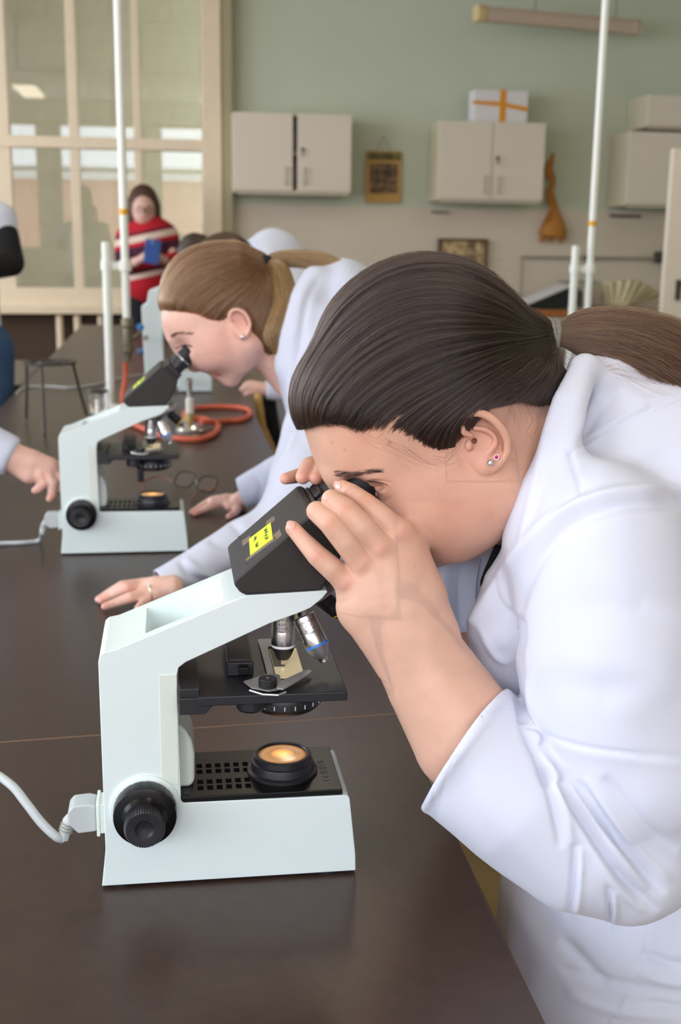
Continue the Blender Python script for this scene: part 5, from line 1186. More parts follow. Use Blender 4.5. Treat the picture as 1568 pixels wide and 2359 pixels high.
# ponytail
M_hair1p = hairfib('warm_brown_hair', srgb(30, 19, 15), srgb(112, 80, 58))
def ponytail(name, core, n, m, parent, rad, seed, K2=24, curl=.3, sprd=1.0, wave=0.0):
    rs = np.random.RandomState(seed); P = np.array(catmull([pt(a, b, Y) for a, b, Y, r, r2 in core], 6)); k = len(P)
    ra = np.interp(np.linspace(0, 1, k), np.linspace(0, 1, len(core)), [r*mpp(pt(a, b, Y)) for a, b, Y, r, r2 in core]); rb = np.interp(np.linspace(0, 1, k), np.linspace(0, 1, len(core)), [r2*mpp(pt(a, b, Y)) for a, b, Y, r, r2 in core])
    t = np.linspace(0, 1, K2); ii = t*(k-1); i0 = np.minimum(ii.astype(int), k-2); f = (ii-i0)[:, None]
    Cc = P[i0]*(1-f)+P[i0+1]*f; ra = np.interp(ii, range(k), ra); rb = np.interp(ii, range(k), rb); T_ = np.gradient(Cc, axis=0); T_ /= np.linalg.norm(T_, axis=1)[:, None]
    W = np.cross(T_, np.tile(_F, (K2, 1))); W /= np.linalg.norm(W, axis=1)[:, None]; D = np.cross(W, T_)
    a = rs.uniform(0, 2*np.pi, n); q = np.sqrt(rs.uniform(0, 1, n)); q = np.where(rs.uniform(size=n) < .6, .85+.15*q, q); tw = rs.normal(0, curl, n)
    A = a[:, None]+tw[:, None]*t[None]*2; q2 = q[:, None]*(1+rs.normal(0, .12, n)[:, None]*t[None]*sprd)
    X = Cc[None]+W[None]*(np.cos(A)*q2*ra[None])[..., None]+D[None]*(np.sin(A)*q2*rb[None])[..., None]
    ph = rs.uniform(0, 6.28, (n, 1)); X = X+W[None]*(np.sin(t[None]*rs.uniform(4, 10, (n, 1))+ph)*(.0012*sprd)*t[None])[..., None]
    if wave: X = X+W[None]*(np.sin(t[None]*14+ph*.2)*wave*t[None])[..., None]
    en = np.where(rs.uniform(size=n) < .75, 1, rs.uniform(.45, 1, n)); idx = np.linspace(0, 1, K2)[None]*en[:, None]*(K2-1); j = np.minimum(idx.astype(int), K2-2); fr2 = (idx-j)[..., None]; ar = np.arange(n)[:, None]
    X = X[ar, j]*(1-fr2)+X[ar, j+1]*fr2
    return strands(name, X, rad*np.clip((1-t)*5+.25, .25, 1)[None]*rs.uniform(.7, 1.2, (n, 1)), m, parent)
core1 = [(1262, 776, Yh, 24, 22), (1290, 772, Yh, 26, 24), (1330, 768, Yh, 50, 34), (1390, 772, Yh-.004, 64, 44), (1460, 788, Yh-.008, 72, 48), (1540, 818, Yh-.012, 78, 50), (1640, 880, Yh-.016, 72, 50), (1760, 950, Yh-.02, 52, 40), (1880, 1050, Yh-.02, 28, 24)]
place(ponytail('ponytail_strands', core1, int(6500*NS), M_hair1p, None, .00012/NS**.5, 7, K2=30, curl=.5), g1)
PT = P_chain([pt(a, b, Y) for a, b, Y, r, r2 in core1], [r*.82*mpp(pt(a, b, Y)) for a, b, Y, r, r2 in core1], sq=(_F, .75)); PF = Field().u(PT)
place(qmesh('ponytail', *PF.mesh(.004), mat('ponytail_base', srgb(78, 54, 42), .6)), g1)
# loose wisps falling from the ponytail and at the nape
def wisps(name, lines, n, m, parent, rad, seed, fld=None, sp_=4):
    rs = np.random.RandomState(seed); out = []
    for ln in lines:
        for _ in range(n):
            o = rs.normal(0, sp_, 2); o2 = o+rs.normal(0, sp_*1.5, 2); k = len(ln); pts = [(p[0]+o[0]*(1-i/k)+o2[0]*i/k, p[1]+o[1]*(1-i/k)+o2[1]*i/k, p[2] if len(p) > 2 else 0) for i, p in enumerate(ln)]
            C_ = catmull([np.array(q) for q in pts], 6); C_ = [C_[int(round(j))] for j in np.linspace(0, len(C_)-1, 12)]
            if fld is not None: X = hits(fld, [(q[0], q[1]) for q in C_], rs.uniform(.6, .6), 1.3, .0004)
            else: X = np.array([pt(q[0], q[1], q[2]) for q in C_])
            out.append(X)
    return strands(name, np.array(out), rad*np.linspace(1, .3, 12), m, parent)
place(wisps('nape_hairs', [[(1190, 930), (1205, 955), (1208, 990)], [(1215, 935), (1232, 965), (1222, 1000), (1235, 1012)], [(1170, 932), (1182, 950), (1184, 975)], [(1235, 935), (1240, 960), (1228, 985)], [(1000, 1055), (1040, 1060), (1058, 1020)], [(930, 1035), (985, 1070), (1045, 1065)], [(880, 1015), (940, 1050), (1010, 1075)], [(1030, 1055), (1052, 1035), (1060, 1010)], [(700, 985), (672, 1000), (655, 985)], [(800, 985), (860, 1020), (930, 1045)]], 6, M_hair1, None, .00005, 8, B, 7), g1)
place(wisps('stray_hairs', [[(1275, 790, Yh), (1310, 835, Yh-.01), (1350, 850, Yh-.02), (1330, 825, Yh-.02)], [(1330, 800, Yh), (1400, 850, Yh-.03), (1480, 870, Yh-.03), (1560, 885, Yh-.03)], [(1300, 790, Yh), (1360, 845, Yh-.03), (1440, 838, Yh-.03), (1540, 860, Yh-.03)], [(1380, 820, Yh), (1450, 880, Yh-.04), (1568, 935, Yh-.04)], [(1330, 750, Yh), (1400, 712, Yh), (1480, 700, Yh), (1568, 735, Yh)], [(1262, 760, Yh), (1310, 745, Yh), (1360, 722, Yh)]], 16, M_hair1p, None, .00007, 9, None, 9), g1)
# hair tie
c = pt(1264, 777, Yh); M_tie = mat('grey_scrunchie', srgb(128, 126, 120), .9, noise=.15, nscale=300)
tie = empty('hair_tie', c, label='grey fabric tie holding the dark brown ponytail', cat='hair tie')
s_ = mpp(c); ax = unit(_R*.97+_U*.10); u = unit(np.cross(ax, _F)); w = np.cross(ax, u)
for dx, tl, rr_ in ((-8, .10, 9), (4, -.06, 11), (15, .05, 8)):
    P = [(ax*(dx+tl*38*math.cos(a)+3*math.sin(a*2))+(u*math.cos(a)*(35)+w*math.sin(a)*30))*s_ for a in np.linspace(0, 2*math.pi, 40)]
    MB().tube(P, [s_*rr_*(1+.10*math.sin(k*1.9)) for k in range(40)], 10).build('band', M_tie, tie)
bpy.data.objects['hair_tie']['category'] = 'hair tie'
# ------- her coat
Kf = Field()
Kf.u(E_(1530, 1150, 1.085, 262, 330, 330, 25))                                             # upper back and shoulders
Kf.u(K_([(1400, 1130, Yh, 125), (1440, 1300, 1.075, 215), (1620, 1750, 1.10, 330), (1700, 2500, 1.12, 400)], sq=1.25), .03)
Kf.u(E_(1345, 1250, .955, 150, 160, 150, 10), .05)                                           # near shoulder
Kf.u(K_([(1200, 1150, 1.12, 60), (1130, 1330, 1.10, 70), (1170, 1450, 1.06, 80), (1300, 1600, 1.06, 120)]), .02)   # far lapel side hanging
Kf.u(K_([(1290, 1230, .99, 90), (1170, 1350, .99, 62), (1150, 1450, .985, 75), (1200, 1560, 1.0, 110)]), .02)
Kf.u(K_([(1400, 1900, 1.05, 230), (1420, 2250, 1.03, 290), (1440, 2700, 1.03, 330)], sq=1.1), .04)
Kf.u(K_([(1270, 2240, 1.10, 120), (1330, 2600, 1.10, 180)]), .03)
Kf.u(K_([(1380, 1270, .945, 205), (1398, 1500, .915, 212), (1440, 1750, .905, 215), (1478, 1960, .90, 150)]), .02)  # upper arm
ca = pt(1068, 1726, .925); cb_ = pt(1420, 1975, .888); d_ = unit(unit(ca-cb_)+.30*_F)
sl = K_([(1440, 1975, .888, 152), (1330, 1930, .893, 168), (1200, 1830, .905, 172), (1075, 1729, .925, 170), (1010, 1680, .93, 168)], cuts=[(ca, d_)])
Kf.grp([sl], 0, .005)
Kf.sub(K_([(1010, 1130, Yh, 175), (1110, 1000, Yh, 130), (1180, 860, Yh, 100)]), .006)
for s_y in (-1, 1): Kf.u(K_([(1345, 846, Yh+s_y*.03, 34), (1312, 930, Yh+s_y*.060, 38), (1285, 1030, Yh+s_y*.074, 42), (1262, 1130, Yh+s_y*.078, 44), (1245, 1235, Yh+s_y*.078, 46)]), .03)
Kf.u(K_([(1400, 880, Yh, 80), (1420, 1000, Yh, 150)]), .03)
Kf.sub(K_([(1180, 1812, .912, 136), (1075, 1729, .925, 150), (1000, 1670, .93, 160)]), .002)
Kf.sub(K_([(1120, 1220, 1.04, 60), (1150, 1240, 1.03, 35), (1110, 1330, 1.04, 18)]), .004)
Kr = 168*mpp(ca); ku, kw, _ = frame(d_); kc = ca-d_*.004; kax = unit(ca-cb_)
ring = []
for a in np.linspace(0, 2*math.pi, 37):
    q = kc+(ku*math.cos(a)+kw*math.sin(a)); v = (ku*math.cos(a)+kw*math.sin(a)); vp = v-kax*(v@kax); ring.append(kc+v*(Kr-.002)/np.linalg.norm(vp))
Kf.u(P_chain(ring, [.0032]*37), .003)
sb_ = bx(950, 1560, 1330, 2120, .83, .99)
V, F = refine(Kf, .0040 if QUICK else .0030, [(sb_[0], sb_[1], .003 if QUICK else .0019)])
N = vnormals(V, F); V = V+N*(vnoise(V, 14, 1)*.0022+vnoise(V*np.array([1, 1, .6]), 38, 2)*.0010)[:, None]
cf = [([(1190, 1440), (1186, 1500), (1196, 1590), (1212, 1672), (1240, 1740), (1262, 1800)], 12, -.008, 0),
      ([(1205, 1660), (1222, 1690), (1245, 1712)], 9, .006, 1), ([(1228, 1700), (1245, 1740), (1290, 1800)], 9, .005, 1),
      ([(1215, 1676), (1320, 1715), (1450, 1735), (1600, 1748)], 5, -.0014, 0), ([(1215, 1690), (1320, 1731), (1450, 1752), (1600, 1766)], 12, .0007, 0),
      ([(1250, 1765), (1275, 1860), (1292, 1955)], 9, -.004, 1), ([(1262, 1760), (1300, 1870), (1320, 1950)], 10, .003, 1),
      ([(1280, 1800), (1380, 1950), (1440, 2030), (1515, 2100)], 11, -.006, 1), ([(1300, 1790), (1400, 1940), (1490, 2050)], 12, .005, 1), ([(1262, 1790), (1350, 1935), (1420, 2040), (1480, 2100)], 10, .004, 1),
      ([(1330, 1800), (1440, 1960), (1530, 2060)], 10, -.005, 1), ([(1350, 1790), (1450, 1930), (1545, 2030)], 11, .004, 1), ([(1390, 1790), (1480, 1900), (1560, 1960)], 14, -.004, 1),
      ([(1325, 1940), (1322, 2030), (1310, 2110)], 8, -.004, 1), ([(1338, 1950), (1335, 2040), (1328, 2120)], 9, .003, 1), ([(1400, 2040), (1404, 2090), (1402, 2150)], 6, -.005, 1), ([(1412, 2050), (1416, 2100), (1412, 2150)], 8, .003, 1),
      ([(1200, 1560), (1215, 1640), (1240, 1700)], 16, .004, 1),
      ([(1060, 1740), (1090, 1860), (1180, 2000), (1290, 2100)], 26, -.002, 1),
      ([(1040, 1640), (1000, 1760), (1003, 1895)], 2.6, -.0009, 0), ([(1197, 1626), (1130, 1645), (1075, 1702), (1028, 1790), (1005, 1890)], 2.2, -.0008, 0),
      ([(1240, 1560), (1400, 1590), (1568, 1610)], 40, -.002, 1), ([(1300, 1380), (1450, 1410), (1600, 1400)], 36, -.0022, 1), ([(1480, 1395), (1568, 1420), (1640, 1440)], 24, .003, 1), ([(1400, 1640), (1500, 1600), (1600, 1560)], 40, .002, 1),
      # lapel and collar
      ([(1640, 1130), (1500, 1128), (1395, 1140), (1290, 1180), (1210, 1250), (1140, 1350), (1090, 1430)], 13, .0050, 0), ([(1640, 1160), (1500, 1158), (1400, 1172), (1310, 1215), (1240, 1290), (1190, 1400), (1190, 1480)], 16, -.0050, 0),
      ([(1338, 1131), (1326, 1090), (1312, 1044)], 4, -.0022, 0), ([(1312, 1044), (1380, 1000), (1480, 950), (1600, 900)], 5, -.0024, 0), ([(1338, 1131), (1270, 1190), (1210, 1250)], 5, -.0020, 0),
      ([(1318, 1044), (1388, 992), (1480, 935)], 10, .002, 0), ([(1345, 1120), (1420, 1060), (1568, 1000)], 30, .003, 1),
      ([(1345, 860), (1300, 950), (1262, 1050), (1235, 1160), (1200, 1240)], 14, -.0020, 1), ([(1322, 830), (1285, 900), (1252, 1010), (1228, 1130), (1200, 1230)], 9, .0020, 0),
      ([(1400, 870), (1350, 960), (1310, 1040)], 12, .003, 1), ([(1440, 880), (1370, 960), (1330, 1020)], 12, -.002, 1),
      ([(1150, 1370), (1180, 1420), (1200, 1440)], 8, -.003, 1), ([(1165, 1310), (1160, 1380), (1205, 1430)], 7, .003, 1), ([(1100, 1440), (1140, 1510), (1180, 1530)], 9, .003, 1),
      # skirt of the coat
      ([(1503, 2140), (1480, 2230), (1440, 2300), (1400, 2365)], 2.2, .0018, 0), ([(1498, 2140), (1474, 2230), (1434, 2300), (1394, 2365)], 3, -.0012, 0),
      ([(1290, 2160), (1340, 2210), (1400, 2270)], 14, -.004, 1), ([(1290, 2230), (1400, 2260), (1568, 2290)], 12, -.003, 1), ([(1480, 2190), (1530, 2215), (1600, 2225)], 10, -.004, 1), ([(1470, 2240), (1530, 2262), (1600, 2270)], 10, .003, 1), ([(1300, 2290), (1420, 2330), (1568, 2345)], 14, .003, 1), ([(1480, 2310), (1568, 2320), (1620, 2325)], 9, -.003, 1)]
cf = [(l[0], l[1], l[2]*1.05, *l[3:]) for l in cf]
V = folds(V, F, cf)
lowcut = V[:, 2] > .42
place(qmesh('lab_coat', V, F, M_coat), g1)
# far collar leaf, dark strap under it
def sheet(name, rows, m, parent, thick=.0012, sub=2):
    G = np.array([[pt(*q) for q in r] for r in rows]); mb = MB().grid(G); o = mb.build(name, m); md = o.modifiers.new('s', 'SUBSURF'); md.levels = md.render_levels = sub; md = o.modifiers.new('t', 'SOLIDIFY'); md.thickness = thick
    return place(o, parent)
sheet('collar_leaf', [[(1000, 1255, 1.09), (985, 1300, 1.08), (982, 1360, 1.075), (1000, 1440, 1.07)], [(1040, 1250, 1.10), (1030, 1300, 1.07), (1022, 1370, 1.055), (1025, 1450, 1.05)], [(1075, 1240, 1.11), (1058, 1300, 1.09), (1048, 1370, 1.08), (1062, 1460, 1.06)], [(1130, 1220, 1.12), (1105, 1290, 1.08), (1090, 1360, 1.06), (1100, 1450, 1.05)]], M_coat, g1)
M_strap = mat('black_fabric', srgb(22, 20, 24), .8)
sheet('top_strap', [[(1150, 1225, 1.035), (1125, 1290, 1.035), (1098, 1350, 1.04)], [(1205, 1215, 1.035), (1160, 1290, 1.035), (1118, 1360, 1.04)]], M_strap, g1)
# trousers and shoes below the frame
tr_ = Field(); M_trs = mat('dark_trousers', srgb(40, 42, 52), .8)
for sy in (-.1, .1): tr_.u(P_chain([(.62, 1.16+sy, .72), (.64, 1.16+sy*1.1, .45), (.66, 1.16+sy*1.2, .09)], [.085, .07, .05]), .02)
qm = place(qmesh('trousers', *tr_.mesh(.012), M_trs), g1)
for sy in (-.115, .115):
    sh = Field().u(P_chain([(.68, 1.16+sy, .045), (.54, 1.16+sy, .035)], [.045, .035])); place(qmesh('shoe', *sh.mesh(.008), M_strap), g1)
def ZP(px, py, z): return ptz(px, py, TZ+z)
def KZ_(lst, n=0):
    P = [ZP(a, b, z) for a, b, z, r in lst]; return P_chain(P, [r*mpp(p) for p, (_, _, _, r) in zip(P, lst)])
# ------- second student
M_hair2 = hairfib('light_brown_hair', srgb(64, 38, 24), srgb(146, 100, 66)); M_hair2b = mat('light_brown_hair_base', srgb(104, 76, 54), .5)
M_skin2 = skin_mat('fair_skin', srgb(230, 186, 170), .16)
Y2 = 2.223
g2 = empty('person', (.62, 2.25, 0), label='person with light brown tied hair and white coat bending over the second microscope', cat='person')
B2 = Field()
B2.u(E_(505, 675, Y2, 125, 102, 90)).u(E_(432, 738, Y2, 58, 52, 76), .03).u(E_(478, 785, Y2, 78, 72, 78, -25), .04).u(E_(505, 790, Y2-.032, 58, 55, 42, -20), .03)
for s in (-1, 1): B2.u(K_([(575, 790, Y2+s*.045, 34), (555, 838, Y2+s*.028, 24), (530, 868, Y2+s*.008, 17)]), .03)
B2.u(K_([(403, 778, Y2-.022, 9), (400, 775, Y2, 9), (406, 782, Y2+.022, 9)]), .015)
B2.u(K_([(405, 796, Y2, 9), (424, 826, Y2, 9.5), (443, 848, Y2, 8)]), .008).u(E_(450, 851, Y2, 9, 6, 11), .006).u(E_(484, 840, Y2, 15, 13, 30, -30), .015)
B2.u(E_(489, 861, Y2, 10, 6, 20, -40), .006).u(E_(503, 869, Y2, 9, 6, 18, -40), .006)
B2.u(K_([(600, 780, Y2, 52), (680, 860, Y2+.01, 62), (790, 960, Y2+.03, 80)]), .03)
B2.sub(E_(418, 800, Y2-.052, 16, 10, 20, -20), .015)
Ye2 = Y2-.082
B2.grp([E_(550, 745, Ye2+.012, 22, 34, 10, 18)], 0, .008); B2.sub(E_(549, 748, Ye2+.001, 13, 20, 8, 12), .004)
B2.grp([K_([(534, 742, Ye2, 4), (528, 728, Ye2, 4.5), (534, 716, Ye2, 4.8), (549, 713, Ye2, 5), (564, 722, Ye2, 5), (574, 740, Ye2, 5), (574, 758, Ye2, 4.5), (566, 774, Ye2, 5), (556, 778, Ye2+.002, 6)], n=3)], 0, .003)
B2.u(K_([(790, 960, Y2+.03, 80), (900, 1250, 2.28, 120), (960, 1700, 2.3, 130)]), .03)
B2.u(K_([(800, 960, 2.12, 60), (660, 1190, 1.98, 36), (520, 1262, 1.93, 33), (396, 1352, 1.872, 23)], sq=.9), .02)
B2.u(K_([(800, 960, 2.36, 60), (690, 1090, 2.47, 36), (550, 1150, 2.475, 17)]), .02)
B2.grp([KZ_([(398, 1352, .03, 24), (360, 1350, .030, 24), (325, 1350, .026, 17)]), KZ_([(398, 1352, .03, 24), (365, 1360, .026, 22), (333, 1366, .022, 15)]), KZ_([(398, 1356, .022, 20), (370, 1372, .016, 15), (340, 1380, .012, 11)])], .01, .01)
B2.grp([KZ_([(330, 1348, .028, 15), (292, 1354, .030, 13), (258, 1370, .014, 11), (232, 1384, .007, 8)]), KZ_([(328, 1344, .026, 13), (282, 1349, .027, 12), (248, 1368, .013, 10), (226, 1381, .007, 8)]),
        KZ_([(340, 1366, .022, 15), (300, 1376, .020, 13), (268, 1388, .012, 11), (241, 1397, .008, 8.5)]), KZ_([(352, 1374, .016, 13), (330, 1388, .012, 11), (318, 1402, .008, 9)])], .0015, .006)
B2.grp([KZ_([(556, 1156, .02, 19), (520, 1154, .026, 17), (493, 1155, .026, 12)]), KZ_([(556, 1158, .018, 18), (528, 1166, .018, 12)])], .01, .01)
B2.grp([KZ_([(500, 1153, .026, 12), (476, 1160, .020, 9), (453, 1174, .010, 7.5), (441, 1180, .006, 6)]), KZ_([(505, 1158, .022, 11), (482, 1168, .016, 9), (462, 1178, .008, 7), (449, 1184, .006, 6)]), KZ_([(510, 1150, .026, 10), (486, 1152, .022, 8), (462, 1166, .010, 7), (450, 1174, .006, 6)]),
        KZ_([(552, 1166, .014, 11), (540, 1182, .010, 9), (527, 1190, .007, 7.5)])], .0015, .006)
def bxz(x0, y0, x1, y1, z0, z1):
    P = np.array([ZP(x, y, z) for x in (x0, x1) for y in (y0, y1) for z in (z0, z1)]); return P.min(0), P.max(0)
a1 = bxz(212, 1325, 405, 1412, -.004, .055); a2_ = bxz(430, 1130, 565, 1200, -.004, .05)
hd2 = (pt(360, 570, Y2)*0+np.min([pt(x, y, Yy) for x in (360, 690) for y in (570, 900) for Yy in (Y2-.1, Y2+.1)], 0), np.max([pt(x, y, Yy) for x in (360, 690) for y in (570, 900) for Yy in (Y2-.1, Y2+.1)], 0))
V, F = refine(B2, .008, [(a1[0], a1[1], .0018), (a2_[0], a2_[1], .0022), (hd2[0], hd2[1], .0030)])
V[:, 2] = np.where((V[:, 1] < 2.7) & (V[:, 2] < TZ+.0005) & (V[:, 0] < .3), TZ+.0005, V[:, 2])
pk = (1.02, .80, .82); T = make_tint(V, 1.0, [(498, 864, 12, (.96, .66, .66), .9), (410, 783, 22, (.8, .7, .66), .6), (445, 850, 14, (1.0, .82, .82), .8), (552, 745, 28, (1.02, .78, .76), .8), (500, 800, 45, (1.02, .90, .90), .8), (232, 1386, 16, pk, 1), (445, 1182, 12, pk, .9), (530, 1188, 12, pk, .9), (300, 1355, 20, (1.0, .86, .84), .7)])
place(qmesh('body', V, F, M_skin2, None, None, T), g2)
M_nail2 = mat('pink_fingernail', srgb(240, 170, 185), .25, coat=.4)
for (x, y, rx, ry) in ((229, 1382, 8, 5), (268, 1389, 0, 0), (245, 1394, 9, 6), (322, 1396, 6, 5), (533, 1186, 6, 4.5)):
    if rx: nail(x, y, 1.9 if x < 400 else 2.5, rx, ry, 20, g2, B2)
place(brow('eyebrow', [(392, 776), (402, 770), (420, 768), (440, 770)], 90, B2, 4, 9, hair_mat('brow_brown', srgb(90, 62, 46), srgb(120, 88, 66)), None, 5, 1.8, 2.6, .00022, -.2), g2)
place(MB().tube(catmull([hit(B2, x, y, 1.8, 2.6, .0004) for x, y in ((405, 803), (418, 797), (432, 795), (442, 798))], 4), .0012, 6).build('eyelashes', M_lash), g2)
place(MB().tube(catmull([hit(B2, x, y, 1.8, 2.6, .0001) for x, y in ((486, 868), (496, 864), (508, 863))], 4), .0008, 5).build('mouth_line', mat('lip', srgb(180, 100, 100), .5)), g2)
c = hit(B2, 559, 776, 1.8, 2.6); er2 = empty('earring', c, label='small silver stud in the ear of the student with light brown hair', cat='earring')
MB().lathe([(.0045*math.cos(a)+1e-5, .0045*math.sin(a)) for a in np.linspace(-1.5, 1.5, 9)], (0, 0, 0), unit(EYE-c), 14).build('ball', M_silver, er2)
c = ZP(343, 1366, .026); rg = empty('finger_ring', c, label='thin gold ring with a pearl on the hand lying on the table', cat='ring'); M_gold = mat('gold', (.83, .6, .3, 1), .25, metal=1)
ax = unit(ZP(240, 1396, .01)-ZP(343, 1366, .022)); u, w, _ = frame(ax); MB().tube([(u*math.cos(a)+w*math.sin(a))*.0128 for a in np.linspace(0, 6.283, 28)], .0011, 6).build('band', M_gold, rg)
MB().lathe([(.0032*math.cos(a)+1e-5, .0032*math.sin(a)) for a in np.linspace(-1.5, 1.5, 9)], (0, -.004, .0135), (0, 0, 1), 14).build('pearl', M_metalw, rg)
H2 = Field()
H2.u(E_(507, 672, Y2, 135, 111, 96)).u(E_(432, 706, Y2, 62, 46, 80), .02).u(E_(590, 745, Y2, 62, 88, 84, 15), .03).u(K_([(560, 625, Y2, 55), (600, 615, Y2, 22)]), .03).u(K_([(605, 780, Y2, 58), (655, 815, Y2+.0, 34)]), .02)
C2 = pt(515, 690, Y2)
hl2 = [(340, 730), (376, 716), (400, 722), (434, 746), (475, 748), (515, 742), (527, 728), (533, 714), (555, 706), (572, 722), (580, 760), (594, 800), (625, 832), (700, 850)]
place(hair_shell('hair', H2, C2, Y2, hl2, .004, M_hair2b, None, push=.03, soft=10), g2)
gd2 = [[(374, 716), (372, 685), (390, 635), (440, 582), (510, 561), (570, 575), (606, 606)], [(380, 716), (392, 670), (440, 615), (520, 590), (575, 594), (606, 608)], [(398, 720), (420, 680), (480, 640), (550, 612), (606, 611)],
       [(425, 740), (460, 700), (520, 660), (570, 630), (606, 613)], [(460, 748), (500, 710), (550, 670), (606, 616)], [(500, 745), (530, 700), (570, 660), (607, 618)], [(530, 714), (556, 690), (590, 650), (608, 620)], [(565, 712), (590, 690), (605, 655), (610, 622)],
       [(582, 770), (600, 720), (612, 670), (611, 624)], [(605, 812), (625, 750), (625, 690), (612, 626)], [(640, 830), (645, 770), (636, 700), (614, 628)], [(660, 820), (660, 760), (620, 628)]]
place(comb('hair_strands', H2, C2, Y2, gd2, int(7000*NS), M_hair2, None, .00032/NS**.5, K2=20, seed=5, lift=(.0004, .004), far=.2, flyaway=.01, t0=1.7, t1=2.7, jit=.15), g2)
core2 = [(606, 612, Y2, 14, 14), (640, 598, Y2, 18, 18), (700, 596, Y2-.01, 20, 18), (760, 612, Y2-.02, 22, 18), (820, 660, Y2-.03, 24, 18), (860, 720, Y2-.03, 18, 14)]
core3 = [(606, 614, Y2-.01, 14, 14), (640, 625, Y2-.03, 26, 20), (655, 680, Y2-.06, 26, 18), (640, 740, Y2-.08, 22, 14), (628, 780, Y2-.085, 16, 10), (636, 815, Y2-.085, 8, 6)]
M_hair2p = hairfib('golden_brown_hair', srgb(78, 50, 28), srgb(178, 130, 78))
place(ponytail('ponytail_strands', core2, int(1500*NS), M_hair2p, None, .00036/NS**.5, 21, curl=.4), g2)
place(ponytail('curled_lock', core3, int(1300*NS), M_hair2p, None, .00036/NS**.5, 22, curl=.9, wave=.004), g2)
PF2 = Field().u(P_chain([pt(a, b, Y) for a, b, Y, r, r2 in core2], [r*.8*mpp(pt(a, b, Y)) for a, b, Y, r, r2 in core2])).u(P_chain([pt(a, b, Y) for a, b, Y, r, r2 in core3], [r*.7*mpp(pt(a, b, Y)) for a, b, Y, r, r2 in core3]), .01)
place(qmesh('ponytail', *PF2.mesh(.006), M_hair2b), g2)
c = pt(607, 612, Y2-.012); ht = empty('hair_tie', c, label='navy fabric tie in the light brown hair', cat='hair tie'); M_navy = mat('navy_fabric', srgb(24, 26, 44), .9)
s_ = mpp(c); u, w, ax = frame(_R*.9-_U*.4)
for dx in (-3, 3): MB().tube([(ax*(dx+2*math.sin(a*2))+(u*math.cos(a)+w*math.sin(a))*18)*s_ for a in np.linspace(0, 6.283, 26)], 8*s_, 8).build('band', M_navy, ht)
Cf = Field()
Cf.u(K_([(790, 690, Y2+.01, 92), (800, 800, 2.24, 140), (905, 1150, 2.27, 175), (960, 1700, 2.3, 180)], sq=1.3)).u(E_(735, 880, 2.18, 92, 200, 130, 8), .05)
Cf.u(K_([(722, 640, Y2-.05, 26), (697, 690, Y2-.075, 28), (683, 760, Y2-.085, 30), (674, 840, Y2-.085, 32)]), .03)
Cf.u(K_([(790, 870, 2.12, 110), (700, 1130, 1.99, 84), (640, 1215, 1.965, 62)]), .03)
Cf.grp([K_([(700, 1190, 1.985, 66), (560, 1250, 1.94, 56), (460, 1300, 1.90, 42), (366, 1346, 1.868, 36), (330, 1360, 1.86, 34)], cuts=[(pt(368, 1345, 1.868), unit(pt(366, 1346, 1.868)-pt(460, 1300, 1.90)))])], 0, .02)
Cf.grp([K_([(790, 900, 2.36, 90), (690, 1080, 2.46, 58), (620, 1110, 2.47, 45), (556, 1135, 2.475, 38), (520, 1150, 2.48, 36)], cuts=[(pt(553, 1136, 2.475), unit(pt(556, 1135, 2.475)-pt(620, 1110, 2.47)))])], 0, .02)
Cf.sub(K_([(420, 1325, 1.885, 30), (366, 1346, 1.868, 28.5), (330, 1360, 1.86, 30)]), .002); Cf.sub(K_([(600, 1118, 2.47, 30), (556, 1135, 2.475, 29), (500, 1160, 2.48, 30)]), .002)
Cf.sub(K_([(560, 800, Y2, 70), (620, 800, Y2, 56), (670, 850, Y2, 50)]), .01)
cb1 = bxz(335, 1290, 480, 1400, -.01, .09); cb2 = bxz(530, 1080, 640, 1185, -.01, .12)
V, F = refine(Cf, .0055, [(cb1[0], cb1[1], .0026), (cb2[0], cb2[1], .0032)]); N = vnormals(V, F); V = V+N*(vnoise(V, 11, 5)*.004+vnoise(V, 26, 6)*.0018)[:, None]
V = folds(V, F, [([(411, 1290), (445, 1330), (500, 1345)], 8, -.005, 1), ([(425, 1285), (470, 1320), (530, 1335)], 8, .004, 1), ([(480, 1245), (540, 1270), (620, 1285)], 9, -.005, 1), ([(520, 1180), (560, 1230), (640, 1260)], 10, -.004, 1), ([(735, 640), (705, 700), (690, 800), (680, 870)], 7, -.006, 1), ([(690, 760), (670, 900), (660, 1010)], 8, -.006, 1), ([(700, 900), (680, 1000), (640, 1080)], 9, .005, 1), ([(580, 1090), (600, 1120), (590, 1160)], 6, -.004, 1)])
place(qmesh('lab_coat', V, F, M_coat), g2)
def legs(root, x, y, m, sp=.1, top=.85, r=.09):
    f = Field()
    for s in (-sp, sp): f.u(P_chain([(x, y+s, top), (x+.01, y+s*1.1, .48), (x+.02, y+s*1.2, .09)], [r, r*.72, r*.55]), .02)
    place(qmesh('trousers', *f.mesh(.014), m), root)
    for s in (-sp, sp): place(qmesh('shoe', *Field().u(P_chain([(x-.13, y+s*1.2, .036), (x+.03, y+s*1.2, .046)], [.034, .044])).mesh(.009), M_strap), root)
legs(g2, .86, 2.42, M_trs)
